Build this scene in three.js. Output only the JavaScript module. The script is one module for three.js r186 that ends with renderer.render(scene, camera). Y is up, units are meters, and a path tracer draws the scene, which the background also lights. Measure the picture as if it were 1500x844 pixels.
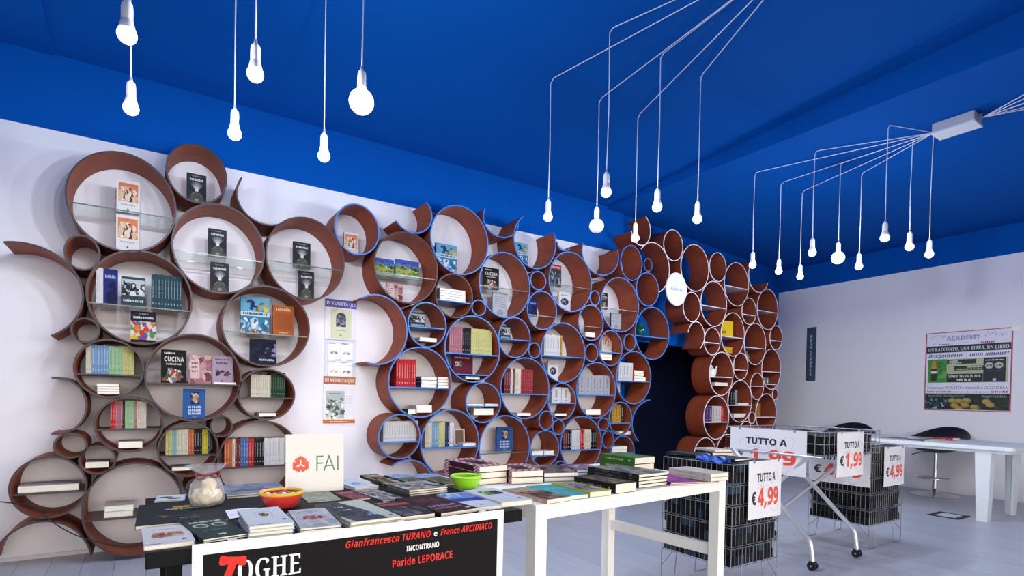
import * as THREE from 'three';
import { RoundedBoxGeometry } from 'three/addons/geometries/RoundedBoxGeometry.js';
import { mergeGeometries } from 'three/addons/utils/BufferGeometryUtils.js';

// ---------------------------------------------------------------- camera, light, exposure
const scene = new THREE.Scene();
const W = 1500, H = 844, FOCAL = 814;
const camera = new THREE.PerspectiveCamera(2 * Math.atan(H / 2 / FOCAL) * 180 / Math.PI, W / H, 0.05, 100);
camera.position.set(0, 1.2, 5.066);
camera.rotation.order = 'YXZ';
camera.rotation.set(-1.04 * Math.PI / 180, -33.37 * Math.PI / 180, 1.08 * Math.PI / 180);
camera.setViewOffset(W, H, 0, H / 2 - 595.7, W, H);         // shifted lens: the horizon sits low in the frame
camera.updateProjectionMatrix();

const renderer = new THREE.WebGLRenderer();
renderer.toneMapping = THREE.LinearToneMapping;
renderer.toneMappingExposure = 0.30;
renderer.shadowMap.enabled = true;

// sky: pale summer haze, warmer towards the horizon
const BULB = 4.6, BULB_COLOR = new THREE.Color().setRGB(0.87, 0.94, 1.06), SKY = 45;
{
  const w = 64, h = 128, data = new Float32Array(w * h * 4);
  for (let y = 0; y < h; y++) for (let x = 0; x < w; x++) {
    const e = ((y + 0.5) / h - 0.5) * 180, k = e < 0 ? 0.06 : Math.exp(-e / 10), i = (y * w + x) * 4;
    data[i] = 1.12 * k + 0.05; data[i + 1] = 0.99 * k + 0.065; data[i + 2] = 0.80 * k + 0.09; data[i + 3] = 1;
  }
  const sky = new THREE.DataTexture(data, w, h, THREE.RGBAFormat, THREE.FloatType);
  sky.mapping = THREE.EquirectangularReflectionMapping; sky.magFilter = THREE.LinearFilter; sky.needsUpdate = true;
  scene.background = sky; scene.backgroundIntensity = SKY;
  scene.environment = sky; scene.environmentIntensity = SKY;
}
// ---------------------------------------------------------------- helpers
let seed = 20180716;
const rnd = () => { seed |= 0; seed = seed + 0x6D2B79F5 | 0; let t = Math.imul(seed ^ seed >>> 15, 1 | seed); t = t + Math.imul(t ^ t >>> 7, 61 | t) ^ t; return ((t ^ t >>> 14) >>> 0) / 4294967296; };
const jit = (a) => (rnd() * 2 - 1) * a;
const used = {};
const numbered = (n) => { const k = used[n] = (used[n] ?? -1) + 1; return k ? n + '_' + String(k).padStart(3, '0') : n; };
function tag(o, label, category, group) { o.userData.label = label; o.userData.category = category; if (group) o.userData.group = group; return o; }
function thing(name, label, category, [x, y, z] = [0, 0, 0], turn = 0, group) {
  const o = new THREE.Group(); o.name = numbered(name); o.position.set(x, y, z); o.rotation.y = turn; scene.add(o);
  return tag(o, label, category, group);
}
function part(name, geo, mat, parent, label) {
  const m = new THREE.Mesh(Array.isArray(geo) ? merge(geo) : geo, mat); m.name = name; m.castShadow = m.receiveShadow = true; parent.add(m);
  if (label) m.userData.label = label;
  return m;
}
function struct(name, geo, mat) { const m = part(name, geo, mat, scene); m.userData.kind = 'structure'; return m; }
function structGroup(name) { const g = new THREE.Group(); g.name = name; g.userData.kind = 'structure'; scene.add(g); return g; }
function merge(list) { return list.length === 1 ? list[0] : mergeGeometries(list.map((g) => { const q = g.index ? g.toNonIndexed() : g; for (const k of Object.keys(q.attributes)) if (!['position', 'normal', 'uv'].includes(k)) q.deleteAttribute(k); return q; })); }
const V = (x, y, z) => new THREE.Vector3(x, y, z);
function box(x0, x1, y0, y1, z0, z1) { const g = new THREE.BoxGeometry(x1 - x0, y1 - y0, z1 - z0); return g.translate((x0 + x1) / 2, (y0 + y1) / 2, (z0 + z1) / 2); }
function rbox(x0, x1, y0, y1, z0, z1, r = 0.004, s = 2) { return new RoundedBoxGeometry(x1 - x0, y1 - y0, z1 - z0, s, r).translate((x0 + x1) / 2, (y0 + y1) / 2, (z0 + z1) / 2); }
function rod(a, b, r, n = 8, r2 = r) {
  const d = b.clone().sub(a), g = new THREE.CylinderGeometry(r2, r, d.length(), n);
  return g.applyQuaternion(new THREE.Quaternion().setFromUnitVectors(V(0, 1, 0), d.clone().normalize())).translate((a.x + b.x) / 2, (a.y + b.y) / 2, (a.z + b.z) / 2);
}
function tube(points, r, seg = 32, n = 8, tension = 0.5) { return new THREE.TubeGeometry(new THREE.CatmullRomCurve3(points, false, 'catmullrom', tension), seg, r, n); }
function bent(points, r, fillet = 0.02, n = 8) {            // straight runs joined by small round bends
  const path = new THREE.CurvePath(); let from = points[0];
  for (let i = 1; i < points.length; i++) {
    if (i === points.length - 1) { path.add(new THREE.LineCurve3(from, points[i])); break; }
    const a = points[i].clone().add(points[i - 1].clone().sub(points[i]).setLength(fillet)), b = points[i].clone().add(points[i + 1].clone().sub(points[i]).setLength(fillet));
    path.add(new THREE.LineCurve3(from, a)); path.add(new THREE.QuadraticBezierCurve3(a, points[i], b)); from = b;
  }
  return new THREE.TubeGeometry(path, Math.max(24, points.length * 14), r, n);
}
function lathe(profile, n = 32) { return new THREE.LatheGeometry(profile.map(([x, y]) => new THREE.Vector2(x, y)), n); }
const hash = (x, y) => { let h = Math.imul(x | 0, 374761393) + Math.imul(y | 0, 668265263); h = Math.imul(h ^ h >>> 13, 1274126177); return ((h ^ h >>> 16) >>> 0) / 4294967296; };
function noise(x, y, px, py) {                                // value noise that tiles every px, py cells
  const xi = Math.floor(x), yi = Math.floor(y), f = x - xi, g = y - yi, s = f * f * (3 - 2 * f), t = g * g * (3 - 2 * g), m = (a, p) => ((a % p) + p) % p;
  const a = hash(m(xi, px), m(yi, py)), b = hash(m(xi + 1, px), m(yi, py)), c = hash(m(xi, px), m(yi + 1, py)), d = hash(m(xi + 1, px), m(yi + 1, py));
  return a + (b - a) * s + (c - a) * t + (a - b - c + d) * s * t;
}
function dataTex(w, h, fn, srgb) {
  const d = new Uint8Array(w * h * 4);
  for (let y = 0; y < h; y++) for (let x = 0; x < w; x++) { const c = fn(x / w, y / h), i = (y * w + x) * 4; for (let k = 0; k < 3; k++) d[i + k] = Math.max(0, Math.min(255, c[k] * 255)); d[i + 3] = 255; }
  const t = new THREE.DataTexture(d, w, h); t.wrapS = t.wrapT = THREE.RepeatWrapping; t.magFilter = THREE.LinearFilter; t.minFilter = THREE.LinearMipmapLinearFilter; t.generateMipmaps = true;
  if (srgb) t.colorSpace = THREE.SRGBColorSpace; t.needsUpdate = true; return t;
}
function canvasTex(w, h, draw) {
  const c = document.createElement('canvas'); c.width = w; c.height = h; draw(c.getContext('2d'), w, h);
  const t = new THREE.CanvasTexture(c); t.colorSpace = THREE.SRGBColorSpace; t.anisotropy = 8; return t;
}
const std = (color, roughness = 0.6, metalness = 0, more = {}) => new THREE.MeshStandardMaterial({ color, roughness, metalness, ...more });
function faceQuad(w, h, curve = 0, thick = 0.0006, seg = 12, sag = 0) {   // a sheet of paper with thickness, uv over its front, bowed forward by curve and rippled by sag
  const g = new THREE.BoxGeometry(w, h, thick, seg, seg, 1), p = g.attributes.position;
  for (let i = 0; i < p.count; i++) { const u = p.getX(i) / w, v = p.getY(i) / h; p.setZ(i, p.getZ(i) + curve * (1 - 4 * u * u) + sag * Math.sin(u * 9 + v * 3) * (0.5 - v)); }
  g.computeVertexNormals(); return g;
}

// ---------------------------------------------------------------- materials
const grainBump = dataTex(256, 256, (u, v) => { const n = 0.6 * noise(u * 96, v * 96, 96, 96) + 0.4 * noise(u * 24, v * 24, 24, 24); return [n, n, n]; });
const plasterBump = grainBump.clone(); plasterBump.repeat.set(2, 2);
const M = {};
M.wallWhite = std(0xe6e4ea, 0.85, 0, { bumpMap: plasterBump, bumpScale: 0.0008 });
M.wallBlue = new THREE.MeshPhysicalMaterial({ color: new THREE.Color().setRGB(0.0003, 0.080, 0.385), roughness: 0.9, specularIntensity: 0.15, bumpMap: plasterBump, bumpScale: 0.0008 });
M.ceilBlue = M.wallBlue;
M.stripBlue = M.wallBlue;
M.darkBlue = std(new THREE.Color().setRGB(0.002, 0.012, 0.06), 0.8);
const corkMap = dataTex(256, 256, (u, v) => {
  const n = noise(u * 6, v * 6, 6, 6), m = noise(u * 40, v * 12, 40, 12), k = noise(u * 120, v * 120, 120, 120), s = 0.86 + 0.16 * n + 0.08 * (m - 0.5) + 0.10 * (k - 0.5);
  return [0.59 * s, 0.262 * s, 0.128 * s];
}, true);
M.brown = std(0xffffff, 0.62, 0, { map: corkMap, bumpMap: grainBump, bumpScale: 0.0006 });
M.brownM = M.brown; M.brownWDim = M.brown.clone(); M.brownWDim.color.setRGB(0.74, 0.7, 0.66);  // white-edged rings: darker brown, part of their dimmer light put into the colour
M.rimD = std(0x28272c, 0.5); M.rimM = std(0x2a76c4, 0.5); M.rimW = std(0xeee4ea, 0.5);
M.shelfGlass = new THREE.MeshPhysicalMaterial({ color: 0xf4f9f6, roughness: 0.03, transmission: 1, thickness: 0, ior: 1.5, specularIntensity: 0.35 });
M.glassEdge = std(0x4c5a58, 0.25);
M.shelfBrown = std(0x5a4038, 0.5); M.shelfBlue = std(0x3d6fae, 0.45); M.shelfWhite = std(0xe2d6da, 0.5);
M.paper = std(0xf4efe2, 0.85);
const pageMap = dataTex(8, 128, (u, v) => { const s = 0.93 + 0.07 * noise(0.5, v * 64, 1, 64); return [0.96 * s, 0.93 * s, 0.86 * s]; }, true);
M.pages = std(0xffffff, 0.9, 0, { map: pageMap });
M.whitePaint = std(0xf1efe9, 0.38);
M.blackPaint = new THREE.MeshPhysicalMaterial({ color: 0x0c0c0e, roughness: 0.7, specularIntensity: 0.4 });
M.steel = std(0xe2e3e6, 0.32, 0.7); M.chrome = std(0xe4e5e8, 0.3, 1); M.wire = std(0x8e9096, 0.4, 0.7);
M.cable = std(0xdfe3ee, 0.5);
M.socket = std(0xe9e9ee, 0.45);
M.bulb = new THREE.MeshStandardMaterial({ color: 0xffffff, roughness: 0.4, emissive: new THREE.Color().setRGB(0.92, 0.95, 1), emissiveIntensity: 9 });
M.bulbOff = std(0xc4c7d2, 0.3);
M.plastic = std(0xdfe6ea, 0.42);
M.seat = std(0x14161f, 0.4);
M.rubber = std(0x0c0c0e, 0.6);

// ---------------------------------------------------------------- the room
{
  const plankMaps = [0, 1, 2].map((k) => dataTex(64, 256, (u, v) => { const n = noise(u * 10 + k, v * 7, 64, 7), g = noise(u * 48, v * 9, 48, 9), s = 0.965 + 0.03 * (n - 0.5) + 0.03 * (g - 0.5); return [0.76 * s, 0.775 * s, 0.81 * s]; }, true));
  const mats = plankMaps.map((map, i) => std([0xffffff, 0xf8f8fa, 0xfcfcff][i], 0.33, 0, { map, bumpMap: grainBump, bumpScale: 0.0003 }));
  const fl = structGroup('floor');
  part('subfloor', box(-4, 10, -0.2, -0.018, -3.2, 8), std(0x6d7078, 0.9), fl);
  const PW = 0.1805, rows = [[-0.0, 2.05], [2.05, 4.0], [4.0, 6.0], [6.0, 6.85]];
  rows.forEach(([z0, z1], r) => {
    for (let i = 0; i < 75; i++) {
      const x0 = -3.965 + i * PW, off = (i % 2) * 0.9, a = r === 0 ? 0.003 : z0 - off + 0.0008, b = r === 3 ? 6.85 : z1 - off - 0.0008;
      if (x0 > 9.34) break;
      const m = part('plank', rbox(x0 + 0.0009, x0 + PW - 0.0009, -0.02, 0, a, b, 0.0012, 1), mats[(i * 7 + r * 3) % 3], fl);
      m.position.y = -0.0006 * rnd();
    }
  });
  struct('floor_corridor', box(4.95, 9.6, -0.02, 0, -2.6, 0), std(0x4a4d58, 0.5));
}
const PAINT = 3.005;
{
  const g = structGroup('wall_left');
  part('white_plaster', box(-4, 4.95, 0, PAINT, -0.25, 0), M.wallWhite, g);
  part('blue_plaster', box(-4, 4.95, PAINT, 4.3, -0.25, 0), M.wallBlue, g);
  struct('baseboard_left', box(-4, 4.9, 0, 0.028, 0, 0.012), std(0xcfcdd4, 0.5));
  // right wall, turned four degrees
  const r = structGroup('wall_right'); r.position.set(9.3, 0, 0); r.rotation.y = -Math.atan(0.07);
  part('white_plaster', box(0, 0.25, 0, 3.12, -0.8, 8.1), M.wallWhite, r);
  part('blue_plaster', box(0, 0.25, 3.12, 4.3, -0.8, 8.1), M.ceilBlue, r);
  struct('wall_end', box(-4.2, -4, 0, 4.3, -0.25, 8), M.wallWhite);
  // shop front with three panes, behind the camera
  struct('wall_front', [box(-4, -2.2, 0, 4.3, 6.85, 7.05), box(5.3, 9.6, 0, 4.3, 6.85, 7.05), box(-2.2, 5.3, 2.75, 4.3, 6.85, 7.05), box(-2.2, 5.3, 0, 0.12, 6.85, 7.05)], M.wallWhite);
  for (let i = 0; i < 3; i++) {
    const x0 = -2.2 + i * 2.5, x1 = x0 + 2.5, w = structGroup('window_' + (i + 1));
    part('frame', [box(x0, x0 + 0.05, 0.12, 2.75, 6.9, 6.98), box(x1 - 0.05, x1, 0.12, 2.75, 6.9, 6.98), box(x0, x1, 0.12, 0.17, 6.9, 6.98), box(x0, x1, 2.7, 2.75, 6.9, 6.98)], std(0x3a3c42, 0.4, 0.6), w);
  }
  struct('pavement', box(-18, 22, -0.25, -0.02, 7.05, 24), std(0x8a8478, 0.9));
  // blue wall with a doorway behind the free-standing white-edged rings
  const b = structGroup('wall_blue'); b.position.set(4.95, 0, -0.03); b.rotation.y = Math.atan(0.13);
  part('blue_plaster', [box(0.0, 0.12, 0, 4.3, -0.1, 0), box(4.3, 4.7, 0, 4.3, -0.1, 0), box(0.12, 4.3, 1.95, 4.3, -0.1, 0)], M.wallBlue, b);
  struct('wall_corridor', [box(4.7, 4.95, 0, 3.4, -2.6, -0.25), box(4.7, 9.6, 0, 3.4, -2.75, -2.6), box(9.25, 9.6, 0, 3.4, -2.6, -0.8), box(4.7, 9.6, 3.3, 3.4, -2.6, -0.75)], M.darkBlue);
}
{
  // left ceiling rises slightly towards the shop front; the right one is level, so a wedge-shaped step shows between them
  const slope = 0.055, y0 = 3.52, zz = [-0.25, 7.05];
  const slab = (xa, xb) => {
    const g = new THREE.BoxGeometry(xb - xa, 0.2, 8.3), p = g.attributes.position;
    for (let i = 0; i < p.count; i++) { const z = p.getZ(i) + 3.9; p.setXYZ(i, p.getX(i) + (xa + xb) / 2, p.getY(i) + 0.1 + y0 + slope * Math.max(0, z), z); }
    g.computeVertexNormals(); return g;
  };
  const c = structGroup('ceiling');
  part('sloping_panel', slab(-0.55, 4.69), M.ceilBlue, c);
  part('level_panel', box(4.69, 9.8, 3.5, 4.2, -0.75, 7.05), M.ceilBlue, c);
  part('step_face', box(4.681, 4.69, 3.5, 4.0, 0, 8.04), M.stripBlue, c);
  part('level_panel', box(-4.2, -0.55, 3.52, 4.2, -0.25, 7.05), M.ceilBlue, c);
}

// ---------------------------------------------------------------- ring shelves
function arcBand(rx, ry, t, z0, z1, a0 = 0, a1 = 360) {
  const full = a1 - a0 >= 359.9, n = Math.max(16, Math.round((a1 - a0) / 360 * (24 + 90 * Math.max(rx, ry) * 2))), pos = [], nor = [], uv = [], idx = [];
  const ring = (fa, fb) => {                                   // a strip between two edges, fa and fb give [x, y, z, nx, ny, nz, u, v]
    const base = pos.length / 3;
    for (let i = 0; i <= n; i++) { const a = (a0 + (a1 - a0) * i / n) * Math.PI / 180; for (const f of [fa, fb]) { const q = f(Math.cos(a), Math.sin(a), a); pos.push(q[0], q[1], q[2]); nor.push(q[3], q[4], q[5]); uv.push(q[6], q[7]); } }
    for (let i = 0; i < n; i++) { const k = base + i * 2; idx.push(k, k + 1, k + 2, k + 1, k + 3, k + 2); }
  };
  const side = (ax, ay, z, sgn) => (c, s, a) => { const l = Math.hypot(c / ax, s / ay); return [ax * c, ay * s, z, sgn * c / ax / l, sgn * s / ay / l, 0, a * Math.max(rx, ry) * 2, z * 2]; };
  const flat = (ax, ay, z, nz) => (c, s) => [ax * c, ay * s, z, 0, 0, nz, ax * c * 2, ay * s * 2];
  ring(side(rx, ry, z1, 1), side(rx, ry, z0, 1)); ring(side(rx - t, ry - t, z0, -1), side(rx - t, ry - t, z1, -1));
  ring(flat(rx - t, ry - t, z1, 1), flat(rx, ry, z1, 1)); ring(flat(rx, ry, z0, -1), flat(rx - t, ry - t, z0, -1));
  if (!full) for (const [a, sg] of [[a0, -1], [a1, 1]]) {
    const r = a * Math.PI / 180, c = Math.cos(r), s = Math.sin(r), b = pos.length / 3;
    for (const [k, z] of [[0, z0], [0, z1], [t, z0], [t, z1]]) { pos.push((rx - k) * c, (ry - k) * s, z); nor.push(-s * sg, c * sg, 0); uv.push(k, z * 2); }
    sg < 0 ? idx.push(b, b + 1, b + 2, b + 2, b + 1, b + 3) : idx.push(b, b + 2, b + 1, b + 1, b + 2, b + 3);
  }
  const g = new THREE.BufferGeometry();
  g.setAttribute('position', new THREE.Float32BufferAttribute(pos, 3)); g.setAttribute('normal', new THREE.Float32BufferAttribute(nor, 3)); g.setAttribute('uv', new THREE.Float32BufferAttribute(uv, 2)); g.setIndex(idx);
  return g;
}
const DEPTH = { D: 0.35, M: 0.32, W: 0.3 }, RIM = { D: M.rimD, M: M.rimM, W: M.rimW };
const GROUPS = { D: 'dark-edged rings on the left', M: 'blue-edged rings in the middle', W: 'white-edged rings on the right' };
function ring(sec, x, y, rx, ry, label, a0 = 0, a1 = 360, shelves = '', rim = sec) {
  const d = DEPTH[sec], t = Math.min(0.011, rx * 0.12), o = thing('ring_shelf', label, 'ring shelf', [x, y, 0], 0, GROUPS[sec]);
  part('shell', arcBand(rx, ry, t, 0.002, d, a0, a1), { D: M.brown, M: M.brownM, W: M.brownWDim }[sec], o);
  const w = Math.min(sec === 'D' ? 0.0105 : sec === 'M' ? 0.0105 : 0.0095, rx * 0.16);
  part('rim', arcBand(rx + 0.001, ry + 0.001, w, d - 0.004, d + 0.003, a0, a1), RIM[rim], o);
  for (const s of shelves.split(' ').filter(Boolean)) {
    const kind = s[0], h = parseFloat(s.slice(1)) - y, half = (rx - t) * Math.sqrt(Math.max(0.01, 1 - (h / (ry - t)) ** 2)) - 0.002;
    if (kind === 'g') { const p = part('glass_shelf', box(-half, half, h - 0.008, h, 0.005, d - 0.012), M.shelfGlass, o); part('glass_edge', box(-half, half, h - 0.008, h, d - 0.012, d - 0.009), M.glassEdge, p); }
    else {
      const p = part('shelf', rbox(-half, half, h - 0.009, h, 0.004, d - 0.01, 0.001, 1), { b: sec === 'D' ? M.shelfBrown : M.shelfBlue, w: M.shelfWhite }[kind], o);
      part('edge_strip', box(-half, half, h - 0.01, h + 0.0005, d - 0.01, d - 0.006), sec === 'D' ? M.rimD : RIM[sec], p);
    }
  }
  return o;
}
ring('D', -0.14, 2.492, 0.315, 0.34, 'large dark-edged ring at upper left, glass shelf between two white books with orange covers', 0, 360, 'g2.44');
ring('D', 0.303, 2.789, 0.197, 0.214, 'topmost dark-edged ring, holding one dark book with a glowing tunnel cover');
ring('D', -0.671, 1.814, 0.318, 0.315, 'wide open arc bulging right at the far left, beside the large top left ring', -62, 106);
ring('D', -0.363, 2.109, 0.098, 0.118, 'small empty dark-edged ring wedged below the large upper left ring');
ring('D', -0.031, 1.847, 0.313, 0.33, 'large dark-edged ring with a row of teal spines on its glass shelf', 0, 360, 'g1.785');
ring('D', 0.456, 2.266, 0.311, 0.334, 'large dark-edged ring under the topmost one, two tunnel books stacked at its centre', 0, 360, 'g2.217');
ring('D', 1.081, 2.287, 0.308, 0.333, 'large dark-edged ring left of the small ring with an orange cover, two tunnel books right', 0, 360, 'g2.236');
ring('D', 0.778, 2.715, 0.218, 0.214, 'open dark-edged cup-shaped arc between two large rings under the paint line', 147, 308);
ring('D', 0.791, 1.715, 0.322, 0.317, 'large dark-edged ring holding a blue landscape book beside an orange book', 0, 360, 'g1.658');
ring('D', 0.301, 1.294, 0.312, 0.324, 'large dark-edged ring holding the black cookery book and a blue book below', 0, 360, 'b1.251');
ring('D', 0.795, 1.18, 0.21, 0.203, 'dark-edged ring holding cream and dark green spines, left of the posters', 0, 360, 'b1.155');
ring('D', 0.478, 0.933, 0.076, 0.083, 'tiny empty ring between the rainbow spines and the white and green spines');
ring('D', 0.264, 0.765, 0.196, 0.203, 'dark-edged ring with pastel, orange and black spines, above the clear sweet bag', 0, 360, 'b0.723');
ring('D', 0.756, 0.652, 0.305, 0.324, 'large dark-edged ring with orange, red, black and white spines, behind the white sign', 0, 360, 'b0.614');
ring('D', -0.211, 1.34, 0.198, 0.203, 'dark-edged ring with a row of pale blue, green and yellow spines', 0, 360, 'b1.301');
ring('D', -0.345, 1.591, 0.079, 0.084, 'small empty dark-edged ring left under the ring with teal spines');
ring('D', -0.096, 0.952, 0.201, 0.195, 'dark-edged ring with red, pink and cream spines, below the pale blue spines', 0, 360, 'b0.922');
ring('D', -0.493, 1.081, 0.162, 0.192, 'open arc bulging right at the left edge, between two tiny left-hand rings', -100, 100);
ring('D', -0.42, 0.816, 0.091, 0.086, 'small empty dark-edged ring under the open arc at the left edge');
ring('D', -0.275, 0.713, 0.104, 0.1, 'small dark-edged ring with one white booklet lying in its bottom');
ring('D', -0.531, 0.544, 0.201, 0.205, 'dark-edged ring at far left, one large white book lying on its shelf', 0, 360, 'b0.509');
ring('D', -0.063, 0.354, 0.299, 0.331, 'largest bottom dark-edged ring, one thick white book lying on its shelf', 0, 360, 'b0.301');
ring('D', -0.566, 0.008, 0.267, 0.319, 'half-round arch standing on the floor at the bottom left corner', 9, 171);
ring('D', 0.32, 0.471, 0.077, 0.081, 'tiny empty ring low behind the clear sweet bag');
ring('M', 1.504, 2.607, 0.195, 0.217, 'small ring under the paint line holding a single orange-printed white book');
ring('M', 1.96, 2.345, 0.307, 0.321, 'large ring with two colourful landscape covers lying back on its glass shelf', 0, 360, 'g2.278',"D");
ring('M', 2.01, 2.845, 0.193, 0.181, 'open blue-edged arc like a hook, right of the small orange-cover ring', -147, 46);
ring('M', 2.497, 2.684, 0.312, 0.328, 'large blue-edged ring touching the paint line, with one blue landscape book inside');
ring('M', 2.953, 2.961, 0.21, 0.175, 'small open blue-edged cup above the paint line, right of a large ring', 154, 364);
ring('M', 3.377, 2.82, 0.272, 0.285, 'open-topped blue-edged ring holding the smaller blue landscape book', 127, 388);
ring('M', 3.017, 2.321, 0.306, 0.33, 'large blue-edged ring with a black cookery book above a grey book', 0, 360, 'g2.291');
ring('M', 3.425, 2.418, 0.103, 0.101, 'tiny empty ring between the two large rings with covers at mid height');
ring('M', 3.863, 2.462, 0.3, 0.326, 'large blue-edged ring with a red-topped cover above a white cover', 0, 360, 'g2.421');
ring('M', 4.289, 2.832, 0.28, 0.241, 'open-topped empty blue-edged ring under the unlit globe lamp', 160, 381);
ring('M', 3.758, 2.853, 0.094, 0.071, 'tiny dark open cup between two open-topped rings at the paint line', 170, 330);
ring('M', 4.609, 2.292, 0.303, 0.318, 'blue-edged ring with a dark cover left and a grey cover below its glass shelf', 0, 360, 'g2.245');
ring('M', 4.776, 2.802, 0.18, 0.209, 'narrow empty blue-edged ring at the upper end of the white wall');
ring('W', 5.076, 2.827, 0.073, 0.081, 'tiny ring set inside the first big white-edged ring', 0, 360, '',"M");
ring('M', 5.057, 2.526, 0.195, 0.204, 'empty blue-edged ring above the ring with the green vase');
ring('M', 2.446, 2.148, 0.2, 0.212, 'dim-edged ring holding a pile of grey books lying flat', 0, 360, 'b2.099',"D");
ring('M', 2.714, 2.062, 0.08, 0.079, 'tiny empty ring right of the pile of grey books');
ring('M', 1.692, 1.765, 0.283, 0.309, 'large open blue-edged arc right of the wall posters, open to the left', -108, 120);
ring('M', 2.171, 1.848, 0.195, 0.21, 'blue-edged ring with a black and white photo book, right of the open arc', 0, 360, 'b1.829');
ring('M', 2.659, 1.654, 0.309, 0.326, 'large blue-edged ring with pink, dark and yellow spines above a maroon book', 0, 360, 'b1.608 b1.408');
ring('M', 2.114, 1.314, 0.315, 0.326, 'large blue-edged ring with a block of bright red spines', 0, 360, 'b1.268');
ring('M', 1.917, 0.818, 0.201, 0.205, 'blue-edged ring filled with a row of white spines, lowest left of the blue section', 0, 360, 'b0.772');
ring('M', 2.432, 0.745, 0.311, 0.322, 'large blue-edged ring with cream, pale blue and navy spines and a small frame', 0, 360, 'b0.704');
ring('M', 2.788, 1.133, 0.203, 0.202, 'blue-edged ring with white booklets on its shelf and an open book below', 0, 360, 'b1.101');
ring('M', 2, 0.377, 0.251, 0.23, 'open blue-edged arc low behind the table, under the white spines', -5, 128);
ring('M', 3.051, 0.677, 0.306, 0.331, 'large blue-edged ring with a bright blue book standing on its glass shelf', 0, 360, 'g0.626');
ring('M', 3.143, 1.802, 0.196, 0.208, 'blue-edged ring right of the yellow spines, one dark grey book inside', 0, 360, 'b1.786');
ring('M', 3.392, 1.686, 0.077, 0.083, 'tiny empty ring left of the white spines at mid wall');
ring('M', 3.783, 1.684, 0.307, 0.326, 'large blue-edged ring with a block of six white spines above a framed cover', 0, 360, 'b1.648');
ring('M', 3.484, 2.114, 0.194, 0.205, 'blue-edged ring with a dark blue book at its left side, mid wall', 0, 360, 'g2.062');
ring('M', 4.167, 2.044, 0.186, 0.202, 'narrow blue-edged ring with one white book lying at its bottom, mid wall', 0, 360, 'g2.005');
ring('M', 4.216, 2.326, 0.074, 0.085, 'tiny empty ring left of the ring with the grey cover');
ring('M', 3.289, 1.288, 0.308, 0.32, 'large blue-edged ring with dark red, cream and crimson spines', 0, 360, 'b1.23');
ring('M', 3.777, 1.157, 0.194, 0.203, 'blue-edged ring with two white book blocks on its shelf', 0, 360, 'b1.139');
ring('M', 4.271, 1.287, 0.297, 0.32, 'large blue-edged ring with five wide pale grey spines', 0, 360, 'b1.238');
ring('M', 4.183, 1.708, 0.098, 0.103, 'tiny empty ring above the five pale grey spines');
ring('M', 4.473, 1.779, 0.184, 0.207, 'blue-edged ring with a red and white cover above a white book', 0, 360, 'b1.733');
ring('M', 4.775, 1.867, 0.099, 0.102, 'tiny empty ring left of the ring with the green vase');
ring('M', 5.159, 2.003, 0.299, 0.321, 'blue-edged ring over the dark doorway with a green glass vase', 0, 360, 'b1.963');
ring('M', 4.859, 1.451, 0.293, 0.317, 'blue-edged ring at the doorway with white spines and a leaning red book', 0, 360, 'b1.411');
ring('M', 4.655, 0.964, 0.186, 0.197, 'blue-edged ring near the doorway with yellow and dark spines', 0, 360, 'b0.913');
ring('M', 5.194, 0.905, 0.35, 0.292, 'open arc at the left edge of the dark doorway', 98, 228);
ring('M', 3.563, 0.952, 0.096, 0.104, 'tiny empty ring left of the two white book blocks, upper of a pair');
ring('M', 3.731, 0.876, 0.082, 0.084, 'tiny empty ring under the two white book blocks, lower of a pair');
ring('M', 4.387, 0.898, 0.082, 0.078, 'tiny empty ring left of the yellow and dark spines');
ring('M', 4.466, 0.723, 0.093, 0.106, 'tiny empty ring right of the ring with mixed red and white spines');
ring('M', 3.556, 0.652, 0.192, 0.195, 'blue-edged ring with white books lying on its shelf, low behind the plaid books', 0, 360, 'b0.578');
ring('M', 4.065, 0.686, 0.3, 0.31, 'large blue-edged ring with mixed red, white and dark spines', 0, 360, 'b0.617');
ring('M', 4.704, 0.559, 0.194, 0.205, 'low blue-edged ring with white and orange books behind the green hardcovers', 0, 360, 'b0.555');
ring('M', 3.769, 0.425, 0.089, 0.085, 'tiny ring low behind the books on the white table');
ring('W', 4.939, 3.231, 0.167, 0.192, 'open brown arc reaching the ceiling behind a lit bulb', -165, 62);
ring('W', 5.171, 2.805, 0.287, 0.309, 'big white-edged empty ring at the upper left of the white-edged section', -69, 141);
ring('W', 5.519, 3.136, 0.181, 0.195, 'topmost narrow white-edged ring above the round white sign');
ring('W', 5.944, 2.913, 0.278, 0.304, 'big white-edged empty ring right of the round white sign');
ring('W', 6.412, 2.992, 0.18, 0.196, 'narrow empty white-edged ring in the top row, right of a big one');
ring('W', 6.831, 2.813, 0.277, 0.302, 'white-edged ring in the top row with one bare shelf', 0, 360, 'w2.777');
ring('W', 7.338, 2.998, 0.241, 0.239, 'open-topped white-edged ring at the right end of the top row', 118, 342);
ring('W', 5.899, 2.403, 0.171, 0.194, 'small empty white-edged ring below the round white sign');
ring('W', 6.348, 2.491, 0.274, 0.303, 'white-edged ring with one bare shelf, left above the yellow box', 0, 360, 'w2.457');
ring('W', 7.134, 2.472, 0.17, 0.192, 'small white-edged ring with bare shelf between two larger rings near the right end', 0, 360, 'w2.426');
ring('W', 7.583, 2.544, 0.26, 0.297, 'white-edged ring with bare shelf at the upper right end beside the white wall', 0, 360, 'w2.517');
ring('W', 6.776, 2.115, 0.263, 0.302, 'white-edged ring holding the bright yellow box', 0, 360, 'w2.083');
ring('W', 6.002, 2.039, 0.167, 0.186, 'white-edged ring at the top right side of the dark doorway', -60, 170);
ring('W', 6.332, 1.99, 0.169, 0.186, 'small white-edged ring with bare shelf left of the yellow box', 0, 360, 'w1.974');
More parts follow.
